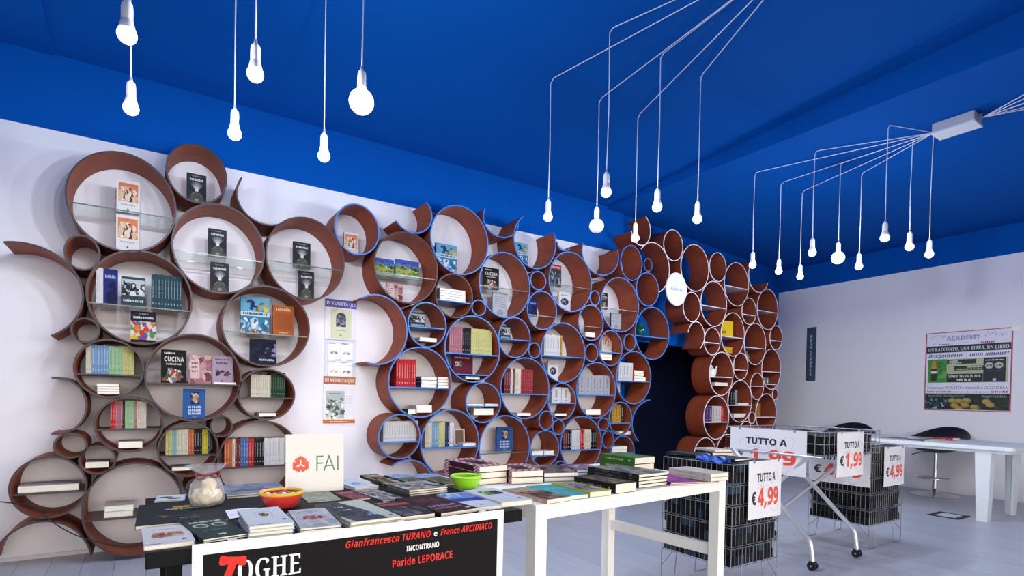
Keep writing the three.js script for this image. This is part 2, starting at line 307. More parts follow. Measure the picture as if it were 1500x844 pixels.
ring('W', 7.3, 2.018, 0.262, 0.3, 'white-edged ring with a grey bottle in its lower half', 0, 360, 'w1.966');
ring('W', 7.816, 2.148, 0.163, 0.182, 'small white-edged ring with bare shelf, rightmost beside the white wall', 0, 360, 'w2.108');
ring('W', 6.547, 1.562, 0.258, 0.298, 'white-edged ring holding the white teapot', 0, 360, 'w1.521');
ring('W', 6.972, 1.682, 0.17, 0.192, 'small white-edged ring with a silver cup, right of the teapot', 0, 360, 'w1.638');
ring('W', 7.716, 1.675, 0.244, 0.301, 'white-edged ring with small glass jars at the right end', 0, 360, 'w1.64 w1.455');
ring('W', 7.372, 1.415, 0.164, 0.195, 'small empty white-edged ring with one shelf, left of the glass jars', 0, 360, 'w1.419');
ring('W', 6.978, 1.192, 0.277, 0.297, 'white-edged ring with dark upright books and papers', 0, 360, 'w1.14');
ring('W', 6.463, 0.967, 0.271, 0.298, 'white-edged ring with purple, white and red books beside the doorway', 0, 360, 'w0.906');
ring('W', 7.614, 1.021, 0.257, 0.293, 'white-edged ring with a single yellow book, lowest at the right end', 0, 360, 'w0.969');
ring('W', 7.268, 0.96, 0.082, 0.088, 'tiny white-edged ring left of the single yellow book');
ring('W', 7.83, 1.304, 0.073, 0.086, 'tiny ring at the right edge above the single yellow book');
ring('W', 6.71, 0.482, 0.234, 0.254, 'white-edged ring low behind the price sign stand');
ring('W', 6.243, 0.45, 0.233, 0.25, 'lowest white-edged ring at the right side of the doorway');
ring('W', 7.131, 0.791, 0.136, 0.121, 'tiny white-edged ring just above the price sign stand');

// ---------------------------------------------------------------- books
const FR = [0, 0, 0.775, 1], SP = [0.8, 0, 0.925, 1], PATCH = [0.97, 0.4, 0.985, 0.6];
function uvBox(x0, x1, y0, y1, z0, z1, faces = {}) {          // box whose faces px nx py ny pz nz take the given uv rectangles
  const g = box(x0, x1, y0, y1, z0, z1), uv = g.attributes.uv;
  ['px', 'nx', 'py', 'ny', 'pz', 'nz'].forEach((f, k) => { const r = faces[f] || PATCH; for (let i = k * 4; i < k * 4 + 4; i++) uv.setXY(i, r[0] + (r[2] - r[0]) * uv.getX(i), r[1] + (r[3] - r[1]) * uv.getY(i)); });
  return g;
}
const coverCache = {};
function coverGeo(w, h, t) {
  const k = [w, h, t].map((v) => v.toFixed(4)).join(); const b = Math.min(0.002, t * 0.16);
  return coverCache[k] ??= merge([uvBox(-w / 2, w / 2, 0, h, t / 2 - b, t / 2, { pz: FR }), uvBox(-w / 2, w / 2, 0, h, -t / 2, -t / 2 + b, {}), uvBox(-w / 2, -w / 2 + b, 0, h, -t / 2 + b, t / 2 - b, { nx: SP })]);
}
const pageCache = {};
function pageGeo(w, h, t) {
  const k = [w, h, t].map((v) => v.toFixed(4)).join(); const b = Math.min(0.002, t * 0.16);
  if (pageCache[k]) return pageCache[k];
  const g = box(-w / 2 + b, w / 2 - 0.003, 0.002, h - 0.003, -t / 2 + b, t / 2 - b), p = g.attributes.position, uv = g.attributes.uv;
  for (let i = 0; i < p.count; i++) uv.setXY(i, 0.5, p.getZ(i) / 0.02);
  return pageCache[k] = g;
}
// cover designs: front, spine and a patch of plain cover colour on one small canvas
function marks(c, x, y, w, h, col, n = 6) { c.fillStyle = col; let q = x; const step = w / n; for (let i = 0; i < n; i++) { c.fillRect(q, y + (i % 3 === 1 ? h * 0.2 : 0), step * (0.55 + 0.3 * hash(i, x + y)), h * (i % 3 === 1 ? 0.8 : 1)); q += step; } }
function blobs(c, x, y, w, h, cols, n, s) { for (let i = 0; i < n; i++) { c.fillStyle = cols[Math.floor(hash(i, 7) * cols.length)]; c.beginPath(); c.ellipse(x + w * hash(i, 1), y + h * hash(i, 2), s * (0.5 + hash(i, 3)), s * (0.4 + 0.8 * hash(i, 4)), hash(i, 5) * 3, 0, 7); c.fill(); } }
const clipped = (c, x, y, w, h, f) => { c.save(); c.beginPath(); c.rect(x, y, w, h); c.clip(); f(); c.restore(); };
const ART = {
  orange_print: ['#f4f1ee', '#f4f1ee', (c) => { c.fillStyle = '#e98a5c'; c.fillRect(12, 14, 132, 92); clipped(c, 12, 14, 132, 92, () => { blobs(c, 24, 34, 110, 76, ['#f2e6d0', '#7a2f2a', '#f0c9a0', '#5b2a33', '#fff5e6'], 26, 16); }); marks(c, 30, 118, 96, 7, '#b5b0ae', 9); marks(c, 70, 140, 16, 10, '#555', 2); }, '#777'],
  tunnel: ['#34363b', '#3c3e42', (c) => { const g = c.createRadialGradient(78, 92, 4, 78, 92, 62); g.addColorStop(0, '#f2f4f0'); g.addColorStop(0.4, '#a9aca8'); g.addColorStop(1, '#34363b'); c.fillStyle = g; c.fillRect(0, 44, 156, 116); c.fillStyle = '#53584f'; c.beginPath(); c.moveTo(0, 160); c.lineTo(66, 96); c.lineTo(90, 96); c.lineTo(156, 160); c.fill(); c.fillStyle = '#2c2d30'; c.beginPath(); c.moveTo(0, 44); c.lineTo(64, 84); c.lineTo(64, 100); c.lineTo(0, 130); c.moveTo(156, 44); c.lineTo(92, 84); c.lineTo(92, 100); c.lineTo(156, 130); c.fill(); marks(c, 24, 26, 108, 12, '#e6e6e6', 9); marks(c, 40, 10, 70, 5, '#aaa', 8); c.fillStyle = '#b08f86'; c.fillRect(62, 136, 30, 14); }, '#ddd'],
  blue_map: ['#26307a', '#2b3580', (c) => { blobs(c, 50, 60, 80, 96, ['#12183f', '#161d4a'], 9, 26); marks(c, 20, 26, 116, 16, '#b9c4e8', 8); }, '#c9d0ea'],
  bw_photo: ['#31494e', '#31494e', (c) => { c.fillStyle = '#c9d0d0'; c.fillRect(6, 14, 144, 86); clipped(c, 6, 14, 144, 86, () => blobs(c, 8, 34, 140, 60, ['#1c2022', '#5c6466', '#e8ecec', '#2f3436'], 42, 13)); marks(c, 14, 122, 128, 13, '#dfe4e4', 12); }, '#dfe4e4'],
  colour_art: ['#1b1d33', '#1b1d33', (c) => { c.fillStyle = '#e8d8c8'; c.fillRect(0, 52, 156, 96); clipped(c, 0, 52, 156, 96, () => blobs(c, 0, 52, 156, 92, ['#d8432f', '#efc53b', '#3f79bb', '#58a05a', '#8e4a9b', '#f1e3d2', '#e78835'], 46, 15)); marks(c, 16, 26, 124, 12, '#e6e0da', 11); marks(c, 48, 10, 60, 5, '#b8b2b0', 6); }, '#eee'],
  blue_city: ['#3f93c4', '#29323d', (c) => { c.fillStyle = '#6db4d8'; c.fillRect(0, 0, 156, 60); blobs(c, 30, 14, 40, 40, ['#22314f', '#2b4168'], 6, 12); blobs(c, 84, 22, 60, 40, ['#c6a63e', '#e2c65e', '#8a6f2a'], 10, 10); c.fillStyle = '#d5e8f0'; c.fillRect(0, 62, 156, 20); marks(c, 12, 66, 132, 10, '#47637d', 12); c.fillStyle = '#3d87ad'; c.fillRect(0, 82, 156, 78); blobs(c, 0, 90, 156, 50, ['#e9f1f3', '#9cc9dc', '#2c6d95', '#cfe6ee'], 24, 11); blobs(c, 0, 140, 156, 18, ['#b04a4e', '#e7d3d8', '#66803a'], 22, 7); }, '#ddd'],
  orange_cloth: ['#c2672f', '#8e4a25', (c) => { marks(c, 22, 14, 112, 14, '#f0cfa4', 8); c.fillStyle = '#b35c29'; c.fillRect(14, 40, 128, 84); marks(c, 44, 138, 70, 7, '#f0cfa4', 7); }, '#f0cfa4'],
  night_tree: ['#1c2038', '#1c2038', (c) => { c.fillStyle = '#8d97b8'; c.beginPath(); c.moveTo(156, 22); c.lineTo(156, 108); c.lineTo(70, 104); c.lineTo(92, 60); c.lineTo(120, 40); c.fill(); blobs(c, 10, 26, 120, 90, ['#151829', '#1d2138', '#242a45'], 40, 14); marks(c, 54, 124, 88, 12, '#dfe2ea', 8); }, '#ddd'],
  cucina: ['#191516', '#191516', (c) => { marks(c, 18, 12, 70, 8, '#f0ece6', 7); c.fillStyle = '#f6f2ea'; c.font = 'bold 32px sans-serif'; c.textAlign = 'center'; c.fillText('CUCINA', 78, 56, 128); marks(c, 30, 64, 96, 9, '#d9cfc4', 9); blobs(c, 40, 90, 80, 60, ['#e5c8a8', '#f0e8dc', '#6f8fae', '#c5402f', '#39633a', '#2b211c'], 34, 13); c.fillStyle = '#3c6a34'; c.fillRect(4, 132, 26, 20); c.fillStyle = '#c23a34'; c.fillRect(10, 140, 20, 12); }, '#eee'],
  pink_art: ['#b98691', '#8d5964', (c) => { blobs(c, 0, 0, 156, 160, ['#caa0a4', '#9a5a62', '#e0c4bd', '#84424e', '#b4777f', '#d9b39a'], 44, 24); c.fillStyle = 'rgba(238,214,206,0.85)'; c.fillRect(12, 28, 62, 104); marks(c, 20, 42, 46, 9, '#8c5560', 4); marks(c, 20, 64, 40, 9, '#8c5560', 4); marks(c, 20, 86, 46, 9, '#8c5560', 4); }, '#eee'],
  lilac: ['#b7a2b4', '#a48fa2', (c) => { marks(c, 20, 16, 110, 7, '#5b4560', 10); marks(c, 30, 34, 90, 12, '#6a5270', 8); blobs(c, 26, 84, 104, 26, ['#5b3450', '#7a4a5c', '#3d2438'], 12, 11); marks(c, 70, 136, 14, 12, '#4a3a4c', 2); }, '#5b4560'],
  blue_portrait: ['#2f64a8', '#28508c', (c) => { c.fillStyle = '#20345c'; c.fillRect(52, 16, 60, 66); blobs(c, 60, 22, 46, 54, ['#caa58a', '#e5dcd0', '#8a5c48', '#d8c4b0', '#243350'], 18, 11); for (let i = 0; i < 3; i++) marks(c, 36, 92 + i * 17, 90, 11, '#dfe7f4', 7); marks(c, 68, 146, 24, 7, '#e8a84c', 3); }, '#dfe7f4'],
  landscape: ['#4f74b8', '#2f4c86', (c) => { c.fillStyle = '#3f5fc0'; c.fillRect(0, 0, 156, 90); blobs(c, 0, 40, 156, 50, ['#5ba0a0', '#6f9a3c', '#3d7a3e', '#b08cc0'], 22, 15); c.fillStyle = '#9cb23c'; c.fillRect(0, 84, 156, 42); blobs(c, 0, 86, 156, 40, ['#c8bc48', '#567f30', '#9fb83e'], 20, 11); c.fillStyle = '#a7b2a0'; c.fillRect(0, 124, 156, 36); blobs(c, 44, 24, 24, 58, ['#7a3b46', '#c6806a', '#54303c'], 8, 8); blobs(c, 92, 52, 50, 40, ['#26302a', '#3c3a66', '#e0d6b8'], 12, 8); }, '#ddd'],
  grey_white: ['#c6c8d0', '#3a3438', (c) => { for (let i = 0; i < 5; i++) marks(c, 22, 26 + i * 16, 112, 6, '#9398a8', 10); blobs(c, 54, 116, 50, 30, ['#a3a6b2', '#8e92a0'], 8, 10); }, '#999'],
  red_dark: ['#3a3d44', '#3a3d44', (c) => { c.fillStyle = '#c0342c'; c.fillRect(0, 0, 156, 34); marks(c, 12, 10, 132, 14, '#f2d9d2', 10); blobs(c, 0, 40, 156, 116, ['#6f7a80', '#23262b', '#a9b2b4', '#4b545a'], 34, 16); }, '#ddd'],
  white_oval: ['#efeff2', '#e2e2e8', (c) => { c.fillStyle = '#3a3f48'; c.beginPath(); c.ellipse(78, 82, 52, 30, 0, 0, 7); c.fill(); blobs(c, 40, 66, 76, 30, ['#7c8590', '#20242a', '#aab2ba'], 14, 8); marks(c, 30, 22, 96, 9, '#8d93a0', 9); marks(c, 64, 138, 28, 7, '#555', 3); }, '#777'],
  maroon: ['#6d2038', '#6d2038', (c) => { c.fillStyle = '#d6cfcb'; c.fillRect(18, 56, 50, 40); blobs(c, 20, 58, 46, 34, ['#3d3234', '#8a7f7a'], 9, 8); marks(c, 20, 20, 110, 12, '#e8c9cc', 9); }, '#e8c9cc'],
  album: ['#1c2427', '#1c2427', (c) => { blobs(c, 66, 36, 40, 16, ['#c9a33a', '#a5852c'], 12, 10); blobs(c, 96, 34, 34, 14, ['#7f9440', '#5d7a34'], 10, 9); c.fillStyle = '#e9eae6'; c.font = 'bold 15px serif'; c.textAlign = 'center'; c.fillText('Bergamotto', 90, 62, 84); blobs(c, 36, 104, 14, 12, ['#6a5326', '#8a6d30'], 6, 5); blobs(c, 66, 104, 8, 8, ['#4d4a30'], 4, 4); blobs(c, 92, 104, 8, 8, ['#4a4c30'], 4, 4); marks(c, 72, 128, 36, 4, '#b9bdb9', 8); }, '#ddd'],
  red_engraving: ['#f1eeec', '#f1eeec', (c) => { c.fillStyle = '#e6cfc2'; c.fillRect(30, 56, 100, 50); blobs(c, 32, 62, 60, 40, ['#a3463c', '#b9786a', '#7e3a34'], 26, 8); blobs(c, 92, 64, 36, 24, ['#c79e8e', '#b58474'], 14, 7); marks(c, 34, 28, 92, 6, '#a9a6a8', 11); c.fillStyle = '#2b3550'; c.fillRect(118, 128, 16, 9); c.fillStyle = '#3a4a78'; c.fillRect(6, 150, 44, 4); }, '#aaa'],
  green_myth: ['#1f3a38', '#1f3a38', (c) => { marks(c, 20, 14, 118, 13, '#e4e6df', 13); for (const x of [46, 112]) { c.fillStyle = '#c9c8b4'; c.beginPath(); c.ellipse(x, 54, 28, 18, 0, 0, 7); c.fill(); c.fillStyle = '#3d4038'; c.beginPath(); c.ellipse(x, 56, 18, 9, 0.2, 0, 7); c.fill(); blobs(c, x - 14, 48, 28, 12, ['#8a8a72', '#5c5c4a'], 6, 4); } marks(c, 34, 92, 90, 4, '#8fa6a0', 12); c.fillStyle = '#dfe4ee'; c.fillRect(66, 130, 26, 11); }, '#ddd'],
  emblem: ['#eef0f4', '#dfe3f0', (c) => { c.strokeStyle = '#9aa0ae'; c.lineWidth = 1.5; c.strokeRect(48, 40, 60, 50); c.fillStyle = '#7a4630'; c.beginPath(); c.arc(78, 66, 18, 0, 7); c.fill(); blobs(c, 66, 56, 24, 20, ['#e6dcc8', '#4a2a20', '#a8744e', '#56633a'], 14, 5); c.fillStyle = '#2b3350'; c.fillRect(126, 120, 14, 9); c.fillStyle = '#30354a'; c.fillRect(4, 152, 80, 3); }, '#aaa'],
  red_sculpture: ['#cfd1d6', '#8f97a4', (c) => { blobs(c, 0, 0, 156, 160, ['#c2c6cc', '#dcdde0', '#b5bac2', '#d2d2d6'], 40, 22); blobs(c, 40, 64, 76, 30, ['#b8413a', '#c86058', '#9c332e', '#d68a82'], 24, 8); marks(c, 36, 20, 84, 7, '#8d929c', 10); }, '#ddd'],
  dark_portrait: ['#d3dccb', '#c9cabb', (c) => { c.fillStyle = '#474b54'; c.beginPath(); c.moveTo(0, 0); c.lineTo(70, 0); c.lineTo(96, 70); c.lineTo(118, 160); c.lineTo(18, 160); c.lineTo(0, 100); c.fill(); blobs(c, 8, 10, 70, 130, ['#33363d', '#50545c', '#3d4047', '#2b2d33'], 26, 17); marks(c, 30, 44, 30, 8, '#e6e8e0', 3); c.fillStyle = '#f0f2ec'; c.fillRect(40, 70, 26, 6); blobs(c, 84, 108, 26, 22, ['#aab4e0', '#dfe4f6', '#7f8cc4'], 8, 6); c.fillStyle = '#2b3350'; c.fillRect(134, 138, 10, 8); }, '#777'],
  black_red: ['#241f22', '#1c1a1c', (c) => { c.fillStyle = '#8d2f38'; c.fillRect(14, 20, 128, 30); marks(c, 20, 24, 116, 20, '#c8545a', 10); marks(c, 16, 6, 90, 6, '#d9d4d2', 12); blobs(c, 0, 66, 156, 88, ['#4a4b55', '#6b6f7a', '#2c2b30', '#383840'], 24, 20); marks(c, 84, 138, 20, 6, '#d0b070', 3); }, '#c33'],
  dark_maroon: ['#33191f', '#33191f', (c) => { blobs(c, 0, 0, 156, 160, ['#3d1d26', '#2a141a', '#4a2530'], 24, 24); blobs(c, 30, 30, 90, 40, ['#7a3a44', '#5c2a34'], 14, 9); marks(c, 22, 96, 112, 15, '#b98aa2', 9); marks(c, 22, 118, 112, 13, '#a87a94', 10); c.fillStyle = '#d9cfe2'; c.fillRect(126, 138, 16, 10); }, '#b98aa2'],
  sea_blue: ['#e9eef6', '#cfd8ee', (c) => { c.fillStyle = '#7ea9e0'; c.fillRect(0, 0, 156, 66); blobs(c, 0, 0, 156, 40, ['#a9c8ee', '#6a97d8', '#d6e6f6'], 18, 18); c.fillStyle = '#3343b0'; c.fillRect(0, 62, 156, 34); c.fillStyle = '#2a2f50'; c.fillRect(20, 20, 3, 44); c.fillRect(60, 14, 3, 50); c.fillRect(100, 22, 3, 42); c.fillStyle = '#2b3350'; c.fillRect(72, 132, 12, 9); }, '#558'],
  apple: ['#e4e8f0', '#dde2ee', (c) => { c.fillStyle = '#1b1c1f'; c.fillRect(34, 30, 92, 44); blobs(c, 40, 34, 40, 34, ['#7ec832', '#5fae22', '#a2e04e'], 9, 11); blobs(c, 84, 34, 36, 34, ['#24262a', '#3a3c42'], 8, 12); c.fillStyle = '#2b3350'; c.fillRect(120, 126, 14, 9); }, '#558'],
  magazine: ['#8a7d6c', '#2e352c', (c) => { blobs(c, 0, 0, 156, 160, ['#5a4a3c', '#a89a84', '#7a2f3a', '#c9b89c', '#3d4a30', '#2c2620'], 50, 18); marks(c, 10, 12, 136, 18, '#d9cf9a', 8); }, '#eee'],
  blue_olive: ['#6f8fb8', '#22272c', (c) => { c.fillStyle = '#9db8d8'; c.fillRect(0, 0, 156, 60); c.fillStyle = '#706f58'; c.fillRect(0, 60, 156, 100); blobs(c, 0, 64, 156, 90, ['#5a5a46', '#8a866c', '#48483a'], 26, 16); blobs(c, 10, 6, 130, 40, ['#b8cce4', '#7a9cc8'], 14, 14); }, '#eee'],
  plain_cover: ['#dfe3ea', '#dfe3ea', (c) => { marks(c, 26, 30, 100, 9, '#9aa6ba', 9); blobs(c, 44, 74, 70, 50, ['#b3c0d4', '#ced6e2', '#97a8c2'], 14, 14); }, '#99a'],
  red_white: ['#8a4650', '#8a4650', (c) => { marks(c, 16, 22, 124, 18, '#d9a0a0', 9); blobs(c, 30, 70, 96, 70, ['#6e343e', '#a05a62'], 14, 18); }, '#ddd'],
  photo_grey: ['#9a9a98', '#6a6a6c', (c) => { blobs(c, 0, 0, 156, 160, ['#7d7d7b', '#b4b4b0', '#4c4c4e', '#c9c9c4'], 36, 20); }, '#333'],
  grid_green: ['#a9b09c', '#9aa190', (c) => { c.strokeStyle = '#7d8474'; c.lineWidth = 3; for (let i = 1; i < 4; i++) { c.beginPath(); c.moveTo(i * 39, 0); c.lineTo(i * 39, 160); c.stroke(); } c.strokeRect(0, 0, 156, 160); blobs(c, 4, 20, 148, 120, ['#b6bca8', '#9fa692'], 16, 14); }, '#777'],
  slate_long: ['#8c94a4', '#7a8294', (c) => { blobs(c, 0, 0, 156, 160, ['#7d8698', '#99a1b0', '#6f788a'], 26, 22); c.fillStyle = '#565f74'; c.fillRect(0, 96, 156, 14); }, '#667'],
  ovals: ['#e3e6ec', '#9aa3b4', (c) => { for (const [x, y] of [[50, 58], [100, 98]]) { c.fillStyle = '#5d5a42'; c.beginPath(); c.ellipse(x, y, 40, 22, 0, 0, 7); c.fill(); blobs(c, x - 22, y - 10, 44, 20, ['#8a8664', '#3d3b2c'], 8, 7); } c.strokeStyle = '#8d9ab8'; c.lineWidth = 3; c.strokeRect(6, 6, 144, 148); }, '#667'],
  plaid: ['#9a4658', '#7c3448', (c) => { c.fillStyle = '#e6cfc8'; for (let y = 0; y < 10; y++) for (let x = 0; x < 10; x++) if ((x + y) % 2) c.fillRect(x * 15.6, y * 16, 15.6, 16); c.fillStyle = '#3a1c28'; c.fillRect(40, 34, 76, 92); marks(c, 48, 50, 60, 10, '#c89aa8', 6); c.fillStyle = '#ecd6d2'; for (let y = 0; y < 20; y++) for (let x = 0; x < 4; x++) if ((x + y) % 2) c.fillRect(160 + x * 7, y * 8, 7, 8); c.fillStyle = '#33172a'; c.fillRect(160, 24, 28, 112); }, '#b888a0'],
  photo_brown: ['#7a5c48', '#c9a890', (c) => { c.fillStyle = '#c0a48e'; c.fillRect(0, 0, 156, 60); blobs(c, 0, 50, 156, 106, ['#4a2e26', '#8a6450', '#a98670', '#2f201c', '#6d3c34'], 34, 18); }, '#eee'],
  teal_sheet: ['#3fb0b8', '#2d9098', (c) => { blobs(c, 20, 40, 116, 90, ['#4ab8c0', '#3aa6ae', '#5cc4ca'], 12, 22); marks(c, 40, 60, 80, 5, '#8ed8dc', 10); }, '#dff'],
  yellow_photo: ['#b9b02c', '#c9c02a', (c) => { clipped(c, 14, 20, 128, 120, () => { c.fillStyle = '#7c8fa8'; c.fillRect(14, 20, 128, 120); blobs(c, 14, 30, 128, 110, ['#8a7864', '#5d6d88', '#a9b4c4', '#6e5a4a', '#3a4454'], 34, 15); }); }, '#444'],
  black_gold: ['#1d1a19', '#151414', (c) => { blobs(c, 20, 10, 110, 110, ['#6d5220', '#3d2e18', '#8a6a2a', '#2a211a', '#4a2a20'], 32, 15); marks(c, 26, 126, 100, 12, '#a58a4a', 8); }, '#a58a4a'],
  black_grey: ['#77756f', '#161618', (c) => { blobs(c, 0, 0, 156, 160, ['#8a8880', '#66645e', '#9c9a92', '#5a5852', '#3d3c3a'], 36, 22); }, '#777'],
  green_cloth: ['#3f7a38', '#357030', (c) => { blobs(c, 0, 0, 156, 160, ['#4a8a40', '#376c30', '#5a5a4a', '#458038'], 26, 24); }, '#d8c878'],
  teal_dark: ['#2f5c66', '#284e58', (c) => { blobs(c, 0, 0, 156, 160, ['#37687a', '#284c56'], 16, 24); }, '#ddd'],
  magenta: ['#a8389a', '#8e2e84', (c) => { blobs(c, 10, 20, 136, 120, ['#b44aa6', '#982e8a', '#c060b4'], 20, 20); }, '#eee'],
  cream_stack: ['#e2d8cf', '#d8cec6', (c) => { blobs(c, 0, 0, 156, 160, ['#e6dcd4', '#dacec4'], 14, 30); }, '#999'],
  purple_photo: ['#7a6a8a', '#5a4a72', (c) => { blobs(c, 0, 0, 156, 160, ['#8a7a98', '#b49aa8', '#4a3c60', '#c9b4a0', '#5d5f86'], 36, 20); }, '#eee'],
  blue_spine: ['#6a5a52', '#4a5a8c', (c) => { blobs(c, 0, 0, 156, 160, ['#7a6254', '#3e4660', '#a88a74', '#2d2c34', '#5a6a92'], 36, 20); }, '#dde'],
  dark_plain: ['#23262c', '#1c1e22', (c) => { blobs(c, 20, 30, 116, 100, ['#2c3038', '#1b1d22', '#343a44'], 14, 22); }, '#999'],
};
const SPINES = { sp_white: ['#e9e6e6', '#8f8f98'], sp_cream: ['#e4dcc6', '#8a8068'], sp_teal: ['#2d4c57', '#b9cfd4'], sp_green: ['#27452f', '#8fae94'], sp_yellow: ['#d8d48a', '#6f6a34'], sp_teal_pale: ['#9fc4bc', '#4d6f6a'], sp_orange: ['#cf6a3c', '#f3dccb'], sp_black: ['#1e1d20', '#d8d8d8'], sp_brightyellow: ['#dccb3a', '#5f5620'], sp_darkred: ['#71292d', '#d8b0a8'], sp_blue: ['#4f76a8', '#d9e2ee'], sp_red: ['#cf2b31', '#f0d5d2'], sp_paleblue: ['#7fa5cc', '#e6eef6'], sp_palegreen: ['#a9cfa0', '#55704e'], sp_pink: ['#b87480', '#ecd4d6'], sp_navy: ['#2d3560', '#cfd4e8'], sp_ochre: ['#c99a3c', '#5c4418'], sp_crimson: ['#a32f3c', '#e6b8b8'], sp_lightgrey: ['#b9b8c0', '#82828c'], sp_purple: ['#5a3f7c', '#d0c4e0'] };
for (const [k, [bg, ink]] of Object.entries(SPINES)) ART[k] = [bg, bg, (c) => { marks(c, 24, 30, 108, 12, ink, 9); marks(c, 40, 58, 76, 7, ink, 8); }, ink];
const artMat = {};
function cover(name) {
  if (artMat[name]) return artMat[name];
  const [bg, sp, draw, ink] = ART[name];
  const map = canvasTex(200, 160, (c) => {
    c.fillStyle = bg; c.fillRect(0, 0, 200, 160); clipped(c, 0, 0, 157, 160, () => draw(c));
    if (name !== 'plaid') { c.fillStyle = sp; c.fillRect(158, 0, 42, 160); c.fillStyle = ink; for (let y = 26; y < 108; y += 7) c.fillRect(169, y, 6, 3 + 3 * hash(y, name.length)); c.fillRect(168, 132, 8, 8); }
    else { draw(c); c.fillStyle = bg; c.fillRect(190, 0, 10, 160); }
  });
  return artMat[name] = new THREE.MeshPhysicalMaterial({ color: 0xcfcfcf, roughness: 0.65, specularIntensity: 0.3, map });
}
function makeBook(design, w, h, t, label, group, name = 'book') {             // stands on its tail, front cover towards +z, spine at -x
  const o = thing(name, label, name, [0, 0, 0], 0, group);
  part('cover', coverGeo(w, h, t), cover(design), o); part('pages', pageGeo(w, h, t), M.pages, o);
  return o;
}
function copyOf(o, label, group) { const c = o.clone(); c.name = numbered(o.name.replace(/_\d{3}$/, '')); scene.add(c); c.userData = { ...o.userData }; if (label) c.userData.label = label; if (group) c.userData.group = group; return c; }
function face(design, x, y, z, w, h, t, label) { const o = makeBook(design, w, h, t, label); o.position.set(x, y, z - t / 2); o.rotation.x = -0.02; o.rotation.y = jit(0.04); return o; }
function row(x0, y, z, h, wid, dep, list) {                    // spines towards +z
  let x = x0;
  for (const [design, n, label] of list) {
    let first = null; const t = wid * 0.97;
    for (let i = 0; i < n; i++) {
      let o;
      if (!first) o = first = makeBook(design, dep, h, t, label, n > 1 ? label.replace(/ spine.*/, ' spines') + ' standing together' : undefined); else o = copyOf(first);
      o.scale.y = 1 - 0.03 * rnd(); o.rotation.y = Math.PI / 2 - jit(0.006); o.position.set(x + wid / 2, y, z - dep / 2 + jit(0.002)); x += wid;
    }
  }
}
function lie(design, x, y, z, w, d, t, turn, n, label, cat) {  // lying flat in a pile of n, front cover up, tail towards +z
  let first = null;
  for (let i = 0; i < n; i++) {
    let o; const top = i === n - 1;
    const lab = n === 1 ? label : (top ? 'topmost ' : 'lower ') + label;
    if (!first) o = first = makeBook(design, w, d, t / n * 0.98, lab, n > 1 ? 'pile: ' + label : undefined, /booklet|papers/.test(label) ? 'booklet' : (label.match(/magazine|brochure/) || ['book'])[0]); else o = copyOf(first, lab);
    const k = (top ? 0 : 1) * 0.004;
    o.rotation.order = 'YXZ'; o.rotation.set(-Math.PI / 2, turn + (n > 1 ? jit(0.012) : 0), 0);
    const c = Math.cos(turn), s = Math.sin(turn), ox = jit(k), oz = jit(k);
    o.position.set(x + ox + s * d / 2, y + t / n * (i + 0.5), z + oz + c * d / 2);
  }
}
face('orange_print', -0.113, 2.441, 0.285, 0.134, 0.225, 0.035, 'white book with orange figure cover on the glass shelf of the large upper left ring');
face('orange_print', -0.115, 2.175, 0.285, 0.135, 0.248, 0.035, 'white book with orange figure cover below the glass shelf of the upper left ring');
face('tunnel', 0.305, 2.595, 0.285, 0.126, 0.214, 0.035, 'dark tunnel-cover book alone in the topmost ring');
face('blue_map', -0.211, 1.786, 0.285, 0.081, 0.246, 0.022, 'blue book with dark map cover right of thin white spines');
face('bw_photo', -0.08, 1.786, 0.285, 0.142, 0.208, 0.022, 'black and white photo cover left of the row of teal spines');
face('colour_art', -0.019, 1.539, 0.285, 0.151, 0.218, 0.022, 'black-topped book with bright painted cover under the glass shelf, below teal spines');
face('tunnel', 0.446, 2.218, 0.285, 0.123, 0.209, 0.035, 'dark tunnel-cover book on the glass shelf, upper of two in the second ring');
face('tunnel', 0.463, 1.95, 0.285, 0.124, 0.226, 0.035, 'dark tunnel-cover book at the ring bottom, lower of two in the second ring');
face('tunnel', 1.08, 2.237, 0.2, 0.136, 0.216, 0.035, 'dark tunnel-cover book on the glass shelf left of the small orange-cover ring');
face('tunnel', 1.119, 1.981, 0.2, 0.123, 0.236, 0.035, 'dark tunnel-cover book below the glass shelf left of the small orange-cover ring');
face('orange_print', 1.501, 2.41, 0.17, 0.124, 0.204, 0.035, 'orange-printed white book alone in the small ring under the paint line');
face('blue_city', 0.727, 1.659, 0.2, 0.211, 0.297, 0.035, 'tall blue landscape book with golden domes beside the orange book');
face('orange_cloth', 0.94, 1.659, 0.2, 0.163, 0.252, 0.022, 'plain orange book with pale title beside the blue landscape book');
face('night_tree', 0.789, 1.42, 0.2, 0.199, 0.206, 0.022, 'dark navy book with a black tree shape, under the blue landscape book');
face('cucina', 0.169, 1.252, 0.285, 0.159, 0.243, 0.022, 'black cookery book titled CUCINA beside the pink book');
face('pink_art', 0.337, 1.252, 0.285, 0.149, 0.215, 0.022, 'pink and cream painted cover right of the black cookery book');
face('lilac', 0.488, 1.252, 0.285, 0.14, 0.215, 0.022, 'pale lilac book with dark fruit picture, right of the pink cover');
face('blue_portrait', 0.301, 0.988, 0.285, 0.145, 0.224, 0.022, 'mid-blue portrait book below the shelf with the black cookery book');
face('landscape', 1.805, 2.279, 0.17, 0.186, 0.154, 0.022, 'left of two wide colourful landscape covers on a glass shelf');
face('landscape', 2.028, 2.279, 0.17, 0.231, 0.17, 0.022, 'right of two wide colourful landscape covers on a glass shelf');
face('pink_art', 1.907, 2.061, 0.17, 0.158, 0.156, 0.022, 'pink painted cover below the two wide landscape covers');
face('blue_city', 2.433, 2.412, 0.17, 0.224, 0.256, 0.035, 'blue landscape book in the large ring touching the paint line');
